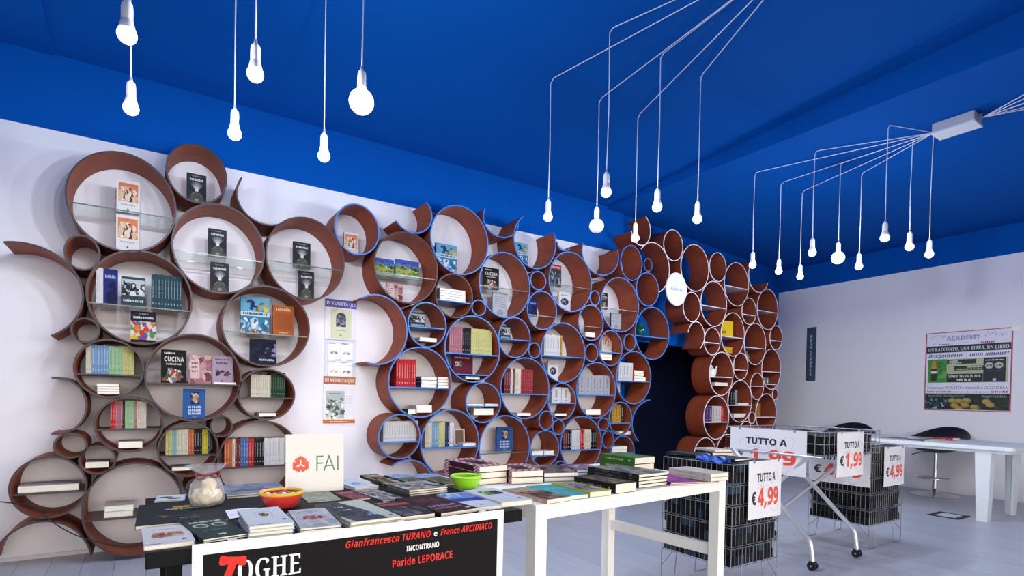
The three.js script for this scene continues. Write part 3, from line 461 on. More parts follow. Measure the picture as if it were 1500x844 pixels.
face('blue_city', 3.31, 2.585, 0.17, 0.162, 0.242, 0.035, 'smaller blue landscape book in the open-topped ring');
face('cucina', 2.943, 2.292, 0.17, 0.182, 0.22, 0.022, 'black cookery book titled CUCINA in the blue-edged section');
face('grey_white', 3.054, 2.026, 0.17, 0.183, 0.248, 0.022, 'pale grey book below the black cookery book in the blue-edged section');
face('red_dark', 3.77, 2.422, 0.17, 0.158, 0.241, 0.022, 'dark cover with a red top in a large blue-edged ring');
face('white_oval', 3.905, 2.17, 0.17, 0.162, 0.208, 0.022, 'white cover with a dark oval below the red-topped cover');
face('cucina', 4.499, 2.246, 0.17, 0.107, 0.195, 0.022, 'narrow dark cover standing above the grey cover near the doorway');
face('grey_white', 4.697, 2.033, 0.17, 0.166, 0.188, 0.022, 'grey cover below the glass shelf near the upper end of the white wall');
face('bw_photo', 2.139, 1.83, 0.17, 0.156, 0.147, 0.022, 'black and white photo cover in the blue-edged ring right of the open arc');
face('maroon', 2.631, 1.409, 0.17, 0.23, 0.199, 0.022, 'maroon book below the pink, dark and yellow spines');
face('bw_photo', 3.126, 1.787, 0.17, 0.125, 0.145, 0.022, 'dark grey photo cover in the ring right of the yellow spines');
face('blue_portrait', 3.143, 0.627, 0.17, 0.196, 0.253, 0.022, 'bright blue book standing on the glass shelf behind the plaid books');
face('white_oval', 3.762, 1.381, 0.17, 0.139, 0.224, 0.022, 'white cover with dark picture under the six white spines');
face('blue_map', 3.471, 2.063, 0.17, 0.112, 0.184, 0.022, 'dark blue cover at the left side of a mid-wall ring');
face('orange_print', 4.553, 1.734, 0.17, 0.152, 0.241, 0.035, 'red-printed white cover in the ring under the narrow ring');
row(-0.291, 1.786, 0.29, 0.248, 0.013, 0.15, [['sp_white', 3, 'thin white spine left of the blue map cover']]);
row(0.027, 1.786, 0.29, 0.25, 0.019, 0.15, [['sp_teal', 10, 'teal spine in the row on the glass shelf right of the photo cover']]);
row(0.687, 1.156, 0.29, 0.182, 0.016, 0.15, [['sp_cream', 9, 'thin cream spine left of the dark green spines']]);
row(0.83, 1.156, 0.29, 0.201, 0.016, 0.15, [['sp_green', 7, 'dark green spine right of the thin cream spines']]);
row(0.121, 0.723, 0.29, 0.188, 0.018, 0.15, [['sp_yellow', 2, 'pale yellow spine at the left end of the pastel row above the sweet bag'], ['sp_teal_pale', 2, 'pale teal spine in the pastel row above the sweet bag'], ['sp_cream', 4, 'cream spine in the middle of the pastel row above the sweet bag'], ['sp_orange', 2, 'red-orange spine in the pastel row above the sweet bag'], ['sp_black', 3, 'black spine in the pastel row above the sweet bag'], ['sp_brightyellow', 2, 'bright yellow spine near the right end of the pastel row'], ['sp_teal', 1, 'single teal spine at the right end of the pastel row']]);
row(0.504, 0.614, 0.29, 0.219, 0.019, 0.15, [['sp_orange', 3, 'orange spine at the left end of the row behind the white sign'], ['sp_cream', 1, 'single cream spine between orange and dark red spines behind the sign'], ['sp_darkred', 2, 'dark red spine in the row behind the white sign'], ['sp_blue', 3, 'blue spine in the row behind the white sign'], ['sp_red', 2, 'bright red spine in the row behind the white sign'], ['sp_black', 4, 'black spine with white dots in the row behind the white sign'], ['sp_white', 8, 'white spine at the right end of the row behind the white sign']]);
row(-0.346, 1.301, 0.29, 0.202, 0.016, 0.15, [['sp_cream', 2, 'cream spine at the left end of the pale blue row'], ['sp_paleblue', 6, 'pale blue spine in the blue, green and yellow row'], ['sp_palegreen', 5, 'pale green spine in the blue, green and yellow row'], ['sp_yellow', 4, 'pale yellow spine at the right end of the blue and green row']]);
row(-0.208, 0.923, 0.29, 0.197, 0.014, 0.15, [['sp_red', 2, 'red spine at the left end of the pink and cream row'], ['sp_pink', 3, 'pink spine in the red and cream row'], ['sp_black', 1, 'single black spine in the pink and cream row'], ['sp_palegreen', 4, 'yellow-green spine in the pink and cream row'], ['sp_pink', 1, 'single salmon spine right of the yellow-green spines'], ['sp_cream', 4, 'cream spine at the right end of the pink row']]);
row(2.429, 1.608, 0.26, 0.259, 0.024, 0.15, [['sp_pink', 6, 'dusty pink spine left of the dark and yellow spines'], ['sp_black', 4, 'dark spine between the pink and the yellow spines'], ['sp_yellow', 10, 'yellow spine in the block at mid wall']]);
row(1.898, 1.269, 0.26, 0.257, 0.024, 0.15, [['sp_red', 8, 'bright red spine in the red block']]);
row(1.784, 0.772, 0.26, 0.185, 0.024, 0.15, [['sp_white', 14, 'white spine in the long row, lowest left of the blue section']]);
row(2.195, 0.705, 0.26, 0.237, 0.023, 0.15, [['sp_cream', 3, 'cream spine left of the pale blue spines, behind the table'], ['sp_paleblue', 3, 'pale blue spine left of the navy spines, behind the table'], ['sp_yellow', 3, 'pale yellow spine between pale blue and navy spines, behind the table'], ['sp_navy', 2, 'navy spine next to the small frame'], ['sp_white', 2, 'white spine right of the navy spines next to the small frame']]);
row(3.567, 1.649, 0.26, 0.233, 0.035, 0.15, [['sp_white', 6, 'white spine in the block of six at mid wall'], ['sp_ochre', 1, 'ochre spine right of the block of six white ones']]);
row(3.063, 1.231, 0.26, 0.262, 0.026, 0.15, [['sp_darkred', 3, 'dark red spine at the left end beside the white and cream spines'], ['sp_white', 1, 'single white spine between dark red spines'], ['sp_darkred', 1, 'single dark red spine next to the cream spines'], ['sp_cream', 3, 'cream spine between dark red and crimson spines'], ['sp_crimson', 6, 'crimson spine at the right end beside the cream spines']]);
row(3.68, 1.14, 0.26, 0.175, 0.132, 0.15, [['sp_white', 2, 'wide white book block in the ring with two white blocks']]);
row(4.055, 1.238, 0.26, 0.226, 0.095, 0.15, [['sp_lightgrey', 5, 'wide pale grey spine in the set of five']]);
row(4.669, 1.412, 0.26, 0.221, 0.058, 0.15, [['sp_white', 4, 'white spine in the ring at the doorway']]);
row(3.848, 0.618, 0.26, 0.223, 0.031, 0.15, [['sp_darkred', 2, 'dark red spine at the left end of the mixed row'], ['sp_black', 2, 'dark spine in the mixed red and white row'], ['sp_white', 4, 'white spine in the mixed red and dark row'], ['sp_red', 2, 'red spine in the mixed white and dark row'], ['sp_cream', 3, 'cream spine in the mixed red and dark row'], ['sp_black', 3, 'dark spine at the right end of the mixed row']]);
row(4.58, 0.914, 0.26, 0.221, 0.047, 0.15, [['sp_ochre', 3, 'yellow spine near the doorway'], ['sp_black', 1, 'dark spine next to the yellow ones near the doorway']]);
row(6.843, 1.14, 0.24, 0.21, 0.052, 0.15, [['sp_black', 2, 'dark upright book in the right-hand white-edged ring'], ['sp_lightgrey', 1, 'grey upright book beside the dark ones']]);
row(6.309, 0.907, 0.24, 0.215, 0.067, 0.15, [['sp_purple', 2, 'purple spine beside the doorway'], ['sp_cream', 1, 'cream spine right of the purple ones beside the doorway'], ['sp_white', 2, 'white spine left of the red spines beside the doorway'], ['sp_red', 2, 'red spine right of the white ones beside the doorway']]);
row(7.46, 0.969, 0.24, 0.199, 0.053, 0.15, [['sp_ochre', 2, 'yellow book standing in the lowest right-hand ring']]);
lie('sp_white', 0.503, 1.251, 0.21, 0.154, 0.2, 0.016, 0, 1, 'thin white booklet lying under the pale lilac book');
lie('sp_white', 0.808, 1.005, 0.21, 0.131, 0.2, 0.027, 0, 1, 'white booklet lying at the bottom below the dark green spines');
lie('sp_white', -0.221, 1.164, 0.21, 0.127, 0.2, 0.071, 0, 4, 'white booklet in the small pile below the pale blue spines');
lie('sp_white', -0.089, 0.784, 0.21, 0.142, 0.2, 0.048, 0, 1, 'white book lying below the pink and cream spines');
lie('sp_white', -0.278, 0.654, 0.21, 0.131, 0.2, 0.042, 0, 1, 'white booklet lying in the small ring at lower left');
lie('sp_white', -0.535, 0.51, 0.21, 0.314, 0.2, 0.045, 0, 1, 'large white book lying open-backed in the far left ring');
lie('sp_cream', -0.153, 0.302, 0.21, 0.169, 0.2, 0.082, 0, 2, 'thick cream book lying in the largest bottom ring');
lie('sp_white', 0.222, 0.607, 0.21, 0.122, 0.2, 0.025, 0, 1, 'white papers at the bottom below the pastel spines');
lie('sp_lightgrey', 2.449, 2.099, 0.195, 0.277, 0.17, 0.117, 0, 5, 'grey book in the flat pile in the dim-edged ring');
lie('sp_white', 2.203, 1.697, 0.195, 0.174, 0.17, 0.038, 0, 1, 'white booklet at the bottom of the photo book ring');
lie('sp_white', 2.684, 1.36, 0.195, 0.161, 0.17, 0.03, 0, 1, 'white booklet at the bottom below the maroon book');
lie('sp_navy', 2.216, 1.269, 0.195, 0.16, 0.17, 0.102, 0, 3, 'navy book lying right of the red spines');
lie('sp_lightgrey', 2.368, 1.269, 0.195, 0.13, 0.17, 0.104, 0, 4, 'pale grey book lying right of the navy pile');
lie('sp_green', 2.046, 1.02, 0.195, 0.081, 0.17, 0.044, 0, 1, 'dark green book lying below the red spines');
lie('sp_white', 2.172, 1.033, 0.195, 0.159, 0.17, 0.07, 0, 2, 'white book lying below the red spines');
lie('sp_white', 2.667, 0.705, 0.195, 0.161, 0.17, 0.03, 0, 1, 'white booklet right of the small frame');
lie('sp_white', 2.72, 1.101, 0.195, 0.194, 0.17, 0.02, 0, 1, 'left of two flat white booklets beside the crimson spines');
lie('sp_white', 2.914, 1.101, 0.195, 0.161, 0.17, 0.021, 0, 1, 'right of two flat white booklets beside the crimson spines');
lie('sp_cream', 2.817, 1.008, 0.195, 0.229, 0.17, 0.068, 0, 1, 'cream book lying at the bottom under the flat white booklets');
lie('sp_white', 3.309, 1, 0.195, 0.174, 0.17, 0.029, 0, 1, 'white booklet at the bottom below the crimson spines');
lie('sp_white', 3.494, 0.579, 0.195, 0.148, 0.17, 0.044, 0, 1, 'left white book lying in the ring behind the plaid books');
lie('sp_white', 3.646, 0.568, 0.195, 0.139, 0.17, 0.052, 0, 1, 'right white book lying in the ring behind the plaid books');
lie('sp_white', 4.197, 1.89, 0.195, 0.148, 0.17, 0.054, 0, 1, 'white book lying in the narrow mid-wall ring');
lie('sp_white', 4.266, 1.007, 0.195, 0.227, 0.17, 0.062, 0, 1, 'white papers at the bottom under the five pale grey spines');
lie('sp_white', 3.796, 0.997, 0.195, 0.162, 0.17, 0.026, 0, 1, 'white booklet at the bottom below the two white blocks');
lie('sp_white', 4.446, 1.642, 0.195, 0.191, 0.17, 0.102, 0, 3, 'white book lying below the red-printed cover');
lie('sp_red', 4.984, 1.412, 0.195, 0.163, 0.17, 0.132, 0, 4, 'red book piled right of white spines at the doorway');
lie('sp_white', 5.011, 1.412, 0.195, 0.187, 0.17, 0.054, 0, 1, 'white book lying under the red pile at the doorway');
lie('sp_white', 4.774, 0.769, 0.195, 0.192, 0.17, 0.041, 0, 1, 'white book at the bottom below the yellow spines near the doorway');
lie('sp_white', 4.696, 0.556, 0.195, 0.245, 0.17, 0.077, 0, 2, 'white book lying low behind the green hardcovers');
lie('sp_white', 6.607, 1.399, 0.175, 0.284, 0.17, 0.047, 0, 1, 'white book lying below the teapot');
lie('sp_white', 7.143, 1.14, 0.175, 0.306, 0.17, 0.029, 0, 1, 'white papers right of the dark upright books');
lie('sp_white', 7.07, 0.96, 0.175, 0.335, 0.17, 0.058, 0, 1, 'white paper pile at the bottom below the dark upright books');

// ---------------------------------------------------------------- pendant lamps
const LEFT_CEIL = (z) => 3.52 + 0.055 * z;
function pendant(x, z, hub, kind, label, group) {
  const top = (x > 4.69 ? 3.5 : LEFT_CEIL(z)) - 0.006, tip = 2.535, globe = kind !== 'small';
  const o = thing('pendant_lamp', label, 'lamp', [x, top, z], 0, group), drop = top - tip;
  const bl = globe ? 0.125 : 0.082, sockTop = -drop + bl + 0.085;
  const dx = hub[0] - x, dz = hub[1] - z, hy = hub[2] - top;
  part('cable', bent([V(dx, hy, dz), V(0, 0, 0), V(jit(0.006), sockTop * 0.55, jit(0.006)), V(0, sockTop, 0)], 0.0034, 0.03, 6), M.cable, o);
  const s = part('socket', lathe([[0, 0], [0.007, 0], [0.009, -0.006], [0.0175, -0.014], [0.02, -0.03], [0.02, -0.085], [0.017, -0.088], [0, -0.088]], 20).translate(0, sockTop, 0), M.socket, o);
  part('cable_grip', lathe([[0, 0.014], [0.006, 0.014], [0.0075, 0.0], [0, 0]], 12).translate(0, sockTop, 0), std(0x7c7f88, 0.5), s);
  if (!globe) part('blocking_collar', lathe([[0.0, 0.046], [0.0295, 0.046], [0.0275, 0.06], [0.0205, 0.088], [0, 0.088]], 24).translate(0, -drop, 0), M.socket, o);  // opaque ring added and sized to keep bulb light off the ceiling
  const prof = [];
  if (globe) { prof.push([0.013, 0.125], [0.014, 0.112]); for (let i = 1; i <= 20; i++) { const a = 0.24 + (Math.PI - 0.24) * i / 20; prof.push([Math.max(0.0001, 0.058 * Math.sin(a)), 0.058 + 0.058 * Math.cos(a)]); } }
  else { prof.push([0.013, 0.082], [0.015, 0.072], [0.021, 0.064]); for (let i = 0; i <= 14; i++) { const a = 0.8 + (Math.PI - 0.8) * i / 14; prof.push([Math.max(0.0001, 0.034 * Math.sin(a)), 0.034 + 0.034 * Math.cos(a)]); } }
  const b = part('bulb', lathe(prof.reverse(), 24).translate(0, -drop, 0), kind === 'off' ? M.bulbOff : M.bulb, o);
  if (kind !== 'off') {
    b.castShadow = false;
    const L = new THREE.PointLight(BULB_COLOR, BULB * (globe ? 1.5 : 1) * (x > 4.69 ? 0.78 : 1.12), 0, 2); L.position.set(0, -drop + (globe ? 0.058 : 0.03), 0); L.castShadow = true; L.shadow.radius = globe ? 1.2 : 0.6; o.add(L);
  }
  return o;
}
function hubBox(x, y, z, turn, label) {
  const o = thing('ceiling_junction_box', label, 'lamp box', [x, y, z], turn);
  part('housing', rbox(-0.085, 0.085, -0.07, 0, -0.14, 0.14, 0.004), std(0xb8bcc8, 0.5), o);
  part('lid', rbox(-0.09, 0.09, -0.088, -0.07, -0.145, 0.145, 0.004), std(0xd9dbe4, 0.45), o);
  for (const s of [-1, 1]) part('cable_outlet', rod(V(0, -0.03, s * 0.14), V(0, -0.03, s * 0.16), 0.02, 12), std(0x9aa0ae, 0.5), o);
}
const COLS = [['left', -0.08, 'left-hand cluster over the dark-edged rings'], ['middle', 2.56, 'middle cluster'], ['right', 5.08, 'right-hand cluster on the long box']];
const order = ['left', 'middle', 'right'];
const rowName = ['back row near the ring wall', 'second row'];
{
  // left cluster: two rows of three in view, hub beyond the frame
  const hub = [0.38, 3.5, LEFT_CEIL(3.5) - 0.03];
  hubBox(0.38, LEFT_CEIL(3.62), 3.64, 0, 'white cable box on the blue ceiling feeding the left cluster of bulbs');
  [1.75, 2.42].forEach((z, r) => [-0.07, 0.385, 0.85].forEach((x, c) => { const g = r === 1 && c === 2; pendant(x, z, hub, g ? 'globe' : 'small', g ? 'large lit globe lamp, biggest and brightest of all the bulbs' : `lit bare bulb, ${['leftmost', 'middle', 'rightmost'][c]} of the ${r ? 'upper nearer' : 'lower farther'} row above the dark-edged rings`, 'left cluster of bulbs'); }));
  const hub2 = [2.96, 3.42, LEFT_CEIL(3.42) - 0.03];
  hubBox(2.96, LEFT_CEIL(3.56), 3.58, 0, 'white cable box on the blue ceiling feeding the middle cluster of bulbs');
  [1.65, 2.29].forEach((z, r) => [2.545, 3.035, 3.475].forEach((x, c) => { const g = r === 0 && c === 1; pendant(x, z, hub2, g ? 'off' : 'small', g ? 'unlit white globe lamp hanging in the middle cluster' : `lit bare bulb of the middle cluster, ${['leftmost', 'middle', 'rightmost'][c]} of its ${r ? 'nearer' : 'farther'} row`, 'middle cluster of bulbs'); }));
  const hub3 = [5.45, 3.08, 3.455];
  hubBox(5.455, 3.5, 3.235, 0.0, 'long white cable box on the ceiling at upper right with cables fanning out');
  [1.69, 2.29, 2.89].forEach((z, r) => [5.09, 5.55, 5.96].forEach((x, c) => { const g = r === 1 && c === 1; pendant(x, z, hub3, g ? 'globe' : 'small', g ? 'lit globe lamp in the middle of the right-hand cluster' : `lit bare bulb of the right-hand cluster, ${['left', 'middle', 'right'][c]} in its ${['farthest', 'middle', 'nearest'][r]} row`, 'right cluster of bulbs'); }));
  [4.25, 4.85].forEach((z, r) => [5.05, 5.5, 5.95].forEach((x, c) => pendant(x, z, [5.46, 3.4, 3.455], 'off', `unlit globe lamp beyond the long box, ${['left', 'middle', 'right'][c]} of ${r ? 'outer' : 'inner'} three`, 'bulbs beyond the long box')));
}

// ---------------------------------------------------------------- tables
const TT = 0.77;
{
  const t = thing('table', 'black table with a poster hung on its front, left of the white table', 'table', [0.6, 0, 2.89], 0);
  part('tabletop', rbox(-0.6, 0.6, TT - 0.045, TT, -0.45, 0.44, 0.004), M.blackPaint, t);
  for (const [x, z] of [[-0.53, 0.31], [0.44, 0.36], [-0.53, -0.38], [0.55, -0.38]]) part('leg', rbox(x - 0.02, x + 0.02, 0, TT - 0.045, z - 0.02, z + 0.02, 0.003), M.blackPaint, t);
}
{
  const t = thing('table', 'white square-legged table loaded with books, right of the black table', 'table', [1.946, 0, 2.805], 0.0855), L = 0.69, D = 0.425, s = 0.062;
  part('tabletop', rbox(-L, L, TT - 0.03, TT, -D, D, 0.003), M.whitePaint, t);
  for (const z of [D - 0.025, -D]) part('apron', rbox(-L + s, L - s, TT - 0.062, TT - 0.03, z, z + 0.025, 0.002), M.whitePaint, t);
  for (const x of [-L, L - 0.025]) part('apron', rbox(x, x + 0.025, TT - 0.062, TT - 0.03, -D + s, D - s, 0.002), M.whitePaint, t);
  for (const x of [-L, L - s]) for (const z of [-D, D - s]) {
    const leg = part('leg', rbox(x, x + s, 0, TT - 0.03, z, z + s, 0.003), M.whitePaint, t);
    if (z < 0) for (const y of [0.52, 0.58, 0.64]) part('screw_hole', new THREE.CylinderGeometry(0.004, 0.004, 0.002, 8).rotateX(Math.PI / 2).translate(x + s / 2, y, z + s), M.blackPaint, leg);
  }
  part('crossbar', rbox(L - s + 0.015, L - 0.01, 0.34, 0.4, -D + s, D - s, 0.003), M.whitePaint, t);
  part('crossbar', rbox(-L + 0.01, -L + s - 0.015, 0.34, 0.4, -D + s, D - s, 0.003), M.whitePaint, t);
}
lie('album', 0.105, 0.77, 2.854, 0.256, 0.36, 0.014, -0.02, 1, 'large black landscape album at the left end of the black table');
lie('red_engraving', 0.053, 0.77, 3.186, 0.119, 0.234, 0.013, 0.034, 1, 'white book with red engraving at the front left corner of the black table');
lie('green_myth', 0.173, 0.77, 3.177, 0.119, 0.266, 0.017, 0.149, 3, 'dark green book with two pale ovals, front left of the black table');
lie('emblem', 0.314, 0.77, 3.19, 0.124, 0.264, 0.041, -0.016, 4, 'white book with a round brown emblem, front of the black table');
lie('red_sculpture', 0.457, 0.77, 3.204, 0.121, 0.282, 0.024, -0.068, 3, 'grey book with a red shape, right of the white emblem books');
lie('dark_portrait', 0.616, 0.77, 3.151, 0.173, 0.347, 0.023, 0.068, 2, 'pale green book with a dark portrait, front of the black table');
lie('black_red', 0.777, 0.77, 3.169, 0.141, 0.27, 0.018, 0.015, 1, 'black book with a red title band at the table front');
lie('dark_maroon', 0.929, 0.77, 3.132, 0.162, 0.334, 0.016, 0.113, 1, 'dark maroon book between the red-banded one and the sea cover');
lie('sea_blue', 1.079, 0.77, 3.119, 0.132, 0.319, 0.015, -0.044, 1, 'white book with a blue sea picture at the table front');
lie('apple', 1.22, 0.77, 3.112, 0.15, 0.305, 0.021, 0.001, 1, 'white book with green and black picture where the two tables meet');
lie('red_white', 0.718, 0.77, 2.773, 0.079, 0.195, 0.008, 0.135, 1, 'dark red book in the second row behind the portrait cover');
lie('photo_grey', 0.819, 0.77, 2.815, 0.094, 0.257, 0.008, 0.121, 1, 'grey photo book in the second row behind the red-banded one');
lie('photo_grey', 1.01, 0.77, 2.777, 0.191, 0.206, 0.028, 0.097, 3, 'grey photo magazine in the middle of the black table');
lie('magazine', 0.964, 0.77, 2.457, 0.087, 0.353, 0.015, 0.035, 2, 'brown and red magazine in the back row near the white sign');
lie('blue_olive', 1.085, 0.77, 2.488, 0.102, 0.333, 0.013, 0.039, 1, 'blue and olive brochure, left one of two in the back row');
lie('blue_olive', 1.209, 0.77, 2.536, 0.126, 0.345, 0.013, 0.158, 1, 'blue and olive brochure, right one of two, next to the plaid books');
lie('plain_cover', 0.812, 0.77, 2.507, 0.114, 0.28, 0.015, 0.113, 2, 'white book just right of the white sign');
lie('grid_green', 0.596, 0.77, 2.73, 0.129, 0.206, 0.005, -0.031, 1, 'grey-green gridded brochure right of the yellow and red bowl');
lie('slate_long', 0.39, 0.77, 2.47, 0.236, 0.259, 0.016, -0.014, 2, 'long slate blue magazine behind the yellow and red bowl');
lie('ovals', 0.083, 0.77, 2.503, 0.099, 0.132, 0.005, -0.082, 1, 'small pale booklet with two ovals behind the black album');
lie('photo_brown', 1.393, 0.77, 3.147, 0.133, 0.287, 0.021, 0.11, 1, 'brown photo book between the white picture book and the teal one');
lie('teal_sheet', 1.522, 0.77, 3.125, 0.144, 0.285, 0.02, -0.053, 1, 'bright teal book at the front of the white table');
lie('yellow_photo', 1.66, 0.77, 3.129, 0.128, 0.272, 0.026, -0.004, 1, 'yellow-edged photo book at the front of the white table');
lie('black_gold', 1.826, 0.77, 3.108, 0.142, 0.273, 0.046, 0.051, 1, 'thick black and gold book at the front of the white table');
lie('black_grey', 2.074, 0.77, 3.006, 0.218, 0.347, 0.067, 0.055, 4, 'black-spined grey book in the stack below the green hardcovers');
lie('magenta', 2.311, 0.77, 3.077, 0.16, 0.318, 0.017, -0.332, 2, 'magenta book at the right end of the white table');
lie('photo_brown', 2.475, 0.77, 3.106, 0.147, 0.272, 0.007, -0.396, 1, 'thin brown and cream booklet at the right end of the white table');
lie('cream_stack', 2.509, 0.778, 3.109, 0.152, 0.275, 0.042, 0.001, 2, 'long cream book on the right end of the white table');
lie('plaid', 1.414, 0.77, 2.584, 0.165, 0.356, 0.091, 0.023, 3, 'thick plaid-covered book in the taller plaid pile behind the green bowl');
lie('plaid', 1.606, 0.77, 2.692, 0.172, 0.276, 0.066, -0.218, 2, 'plaid-covered book in the lower plaid pile, right of the taller one');
lie('blue_spine', 1.818, 0.77, 2.693, 0.189, 0.324, 0.047, -0.295, 2, 'blue-spined photo book behind the teal one');
lie('purple_photo', 2.105, 0.77, 2.616, 0.176, 0.242, 0.033, -0.265, 2, 'purple photo book behind the black and gold one');
lie('green_cloth', 2.29, 0.77, 2.793, 0.169, 0.256, 0.11, 0.057, 3, 'green hardcover on the back of the white table');

// poster hung on the black table's front
{
  const w = 1.0, h = 0.7;
  const map = canvasTex(2000, 1400, (c, W, Hh) => {
    c.fillStyle = '#f6f4ef'; c.fillRect(0, 0, W, Hh); c.fillStyle = '#171517'; c.fillRect(52, 62, W - 104, Hh - 124);
    const red = '#f0392f', white = '#f8f6f2';
    c.fillStyle = red; c.font = 'italic bold 62px sans-serif'; c.textAlign = 'left';
    const put = (s, x, y, width, font, col) => { c.font = font; c.fillStyle = col; const m = c.measureText(s).width; c.save(); c.translate(x, y); c.scale(width / m, 1); c.fillText(s, 0, 0); c.restore(); };
    put('Gianfrancesco TURANO', 822, 128, 585, 'italic bold 62px sans-serif', red);
    put('e', 1430, 128, 30, 'bold 56px sans-serif', white);
    put('Franco ARCIDIACO', 1478, 128, 420, 'italic bold 62px sans-serif', red);
    put('INCONTRANO', 1232, 204, 242, 'bold 50px sans-serif', white);
    put('Paride LEPORACE', 1132, 296, 448, 'bold 70px sans-serif', red);
    marks(c, 1190, 386, 130, 46, white, 3);
    put('OGHE', 218, 240, 350, 'bold 168px serif', white);
    c.fillStyle = red; c.save(); c.translate(142, 60); c.rotate(0.12);
    c.beginPath(); c.roundRect(0, 24, 128, 44, 18); c.fill(); c.beginPath(); c.roundRect(-4, 18, 38, 56, 14); c.fill(); c.beginPath(); c.roundRect(94, 20, 40, 56, 14); c.fill(); c.restore();
    c.beginPath(); c.moveTo(182, 120); c.lineTo(222, 126); c.lineTo(176, 250); c.lineTo(130, 262); c.fill();
  });
  const o = thing('poster', 'black poster with red and white lettering and white border, hung on the black table', 'poster', [0.606, 0, 3.338]);
  part('sheet', faceQuad(w, h, 0.006, 0.0008, 24, 0.004).translate(0, 0.782 - h / 2, 0.006), new THREE.MeshPhysicalMaterial({ color: 0xffffff, roughness: 0.75, specularIntensity: 0.3, map }), o);
  for (const x of [-0.4, 0.1, 0.42]) part('tape', box(x - 0.012, x + 0.012, 0.776, 0.7805, -0.02, 0.0), M.paper, o);
}
// white sign with a red-orange hexagon
{
  const map = canvasTex(512, 528, (c) => {
    c.fillStyle = '#eeede9'; c.fillRect(0, 0, 512, 528);
    const cx = 128, cy = 272, R = 78; c.fillStyle = '#e8553a'; c.beginPath(); for (let i = 0; i < 6; i++) { const a = Math.PI / 6 + i * Math.PI / 3; c.lineTo(cx + R * Math.cos(a), cy + R * Math.sin(a)); } c.fill();
    c.strokeStyle = '#fbfaf7'; c.lineWidth = 11; for (const a of [-Math.PI / 2, Math.PI / 6, Math.PI * 5 / 6]) { c.beginPath(); c.moveTo(cx, cy); c.lineTo(cx + 40 * Math.cos(a), cy + 40 * Math.sin(a)); c.stroke(); }
    c.fillStyle = '#fbfaf7'; for (const a of [Math.PI / 2, -Math.PI / 6, Math.PI * 7 / 6]) { c.beginPath(); c.moveTo(cx + (R - 30) * Math.cos(a), cy + (R - 30) * Math.sin(a)); c.lineTo(cx + (R + 4) * Math.cos(a - 0.2), cy + (R + 4) * Math.sin(a - 0.2)); c.lineTo(cx + (R + 4) * Math.cos(a + 0.2), cy + (R + 4) * Math.sin(a + 0.2)); c.fill(); }
    c.strokeStyle = '#3f7a5a'; c.lineWidth = 12;                            // thin drawn capitals F A I
    const L = (...p) => { c.beginPath(); c.moveTo(p[0], p[1]); for (let i = 2; i < p.length; i += 2) c.lineTo(p[i], p[i + 1]); c.stroke(); };
    L(328, 206, 270, 206, 270, 338); L(270, 268, 320, 268); L(332, 338, 378, 206, 426, 338); L(350, 294, 408, 294); L(458, 206, 458, 338);
  });
  const o = thing('table_sign', 'white upright sign with an orange hexagon and green letters on the black table', 'sign', [0.612, TT + 0.001, 2.60], 0);
  const b = part('board', faceQuad(0.243, 0.25, 0, 0.005, 2).rotateX(-0.05).translate(0, 0.126, 0), std(0xffffff, 0.5, 0, { map }), o);
  part('foot', rbox(-0.07, 0.07, 0, 0.006, -0.05, 0.012, 0.002), M.shelfGlass, o);
}
// clear bag of sweets with a red-brown ribbon
{
  const o = thing('sweet_bag', 'clear cellophane bag of pale sweets tied with a brown ribbon on the black album', 'bag', [0.185, TT + 0.016, 2.79]);
  const film = new THREE.MeshPhysicalMaterial({ color: 0xf6f6fa, roughness: 0.08, transmission: 0.82, thickness: 0, ior: 1.45, side: THREE.DoubleSide });
  const prof = [[0.001, 0.001], [0.042, 0.002], [0.054, 0.016], [0.056, 0.045], [0.05, 0.075], [0.036, 0.098], [0.025, 0.11], [0.03, 0.12], [0.052, 0.135], [0.066, 0.148]];
  const g = new THREE.LatheGeometry(prof.map(([x, y]) => new THREE.Vector2(x, y)), 40), p = g.attributes.position;
  for (let i = 0; i < p.count; i++) { const a = Math.atan2(p.getZ(i), p.getX(i)), y = p.getY(i), k = 1 + (0.05 + 0.9 * Math.max(0, y - 0.09)) * Math.sin(a * 7 + y * 30) + 0.06 * Math.sin(a * 13 - y * 90) + 0.05 * Math.sin(a * 5 + y * 140); p.setX(i, p.getX(i) * k); p.setZ(i, p.getZ(i) * k * (y > 0.11 ? 0.55 : 0.85)); p.setY(i, y + (y > 0.15 ? 0.014 * Math.sin(a * 3) : 0)); }
  g.computeVertexNormals(); part('film', g, film, o);
  part('ribbon', [new THREE.TorusGeometry(0.026, 0.0035, 8, 28).rotateX(Math.PI / 2).translate(0, 0.112, 0), tube([V(0.01, 0.112, 0.028), V(0.036, 0.125, 0.034), V(0.03, 0.105, 0.04), V(0.008, 0.108, 0.032)], 0.003, 24, 6), tube([V(-0.01, 0.112, 0.028), V(-0.038, 0.122, 0.034), V(-0.03, 0.1, 0.04), V(-0.006, 0.108, 0.032)], 0.003, 24, 6)], std(0x7c3a2e, 0.6), o);
  const sweet = std(0xeeddb8, 0.7);
  [[0, 0.036, 0.008, 0.034], [-0.018, 0.034, -0.014, 0.03], [0.024, 0.032, -0.01, 0.028], [0.006, 0.074, 0, 0.026]].forEach(([x, y, z, r], i) => {
    const q = new THREE.SphereGeometry(r, 24, 16), a = q.attributes.position; for (let k = 0; k < a.count; k++) { const s = 1 + 0.08 * Math.sin(a.getX(k) * 160 + i) * Math.cos(a.getY(k) * 140); a.setXYZ(k, a.getX(k) * s, a.getY(k) * s * 0.92, a.getZ(k) * s); } q.computeVertexNormals();
    const m = part('sweet', q.translate(x, y, z), sweet, scene); m.name = numbered('sweet'); tag(m, 'cream-coloured round sweet inside the clear tied bag', 'sweet', 'sweets in the clear bag'); m.position.set(0.185, TT + 0.016, 2.79);
  });
}
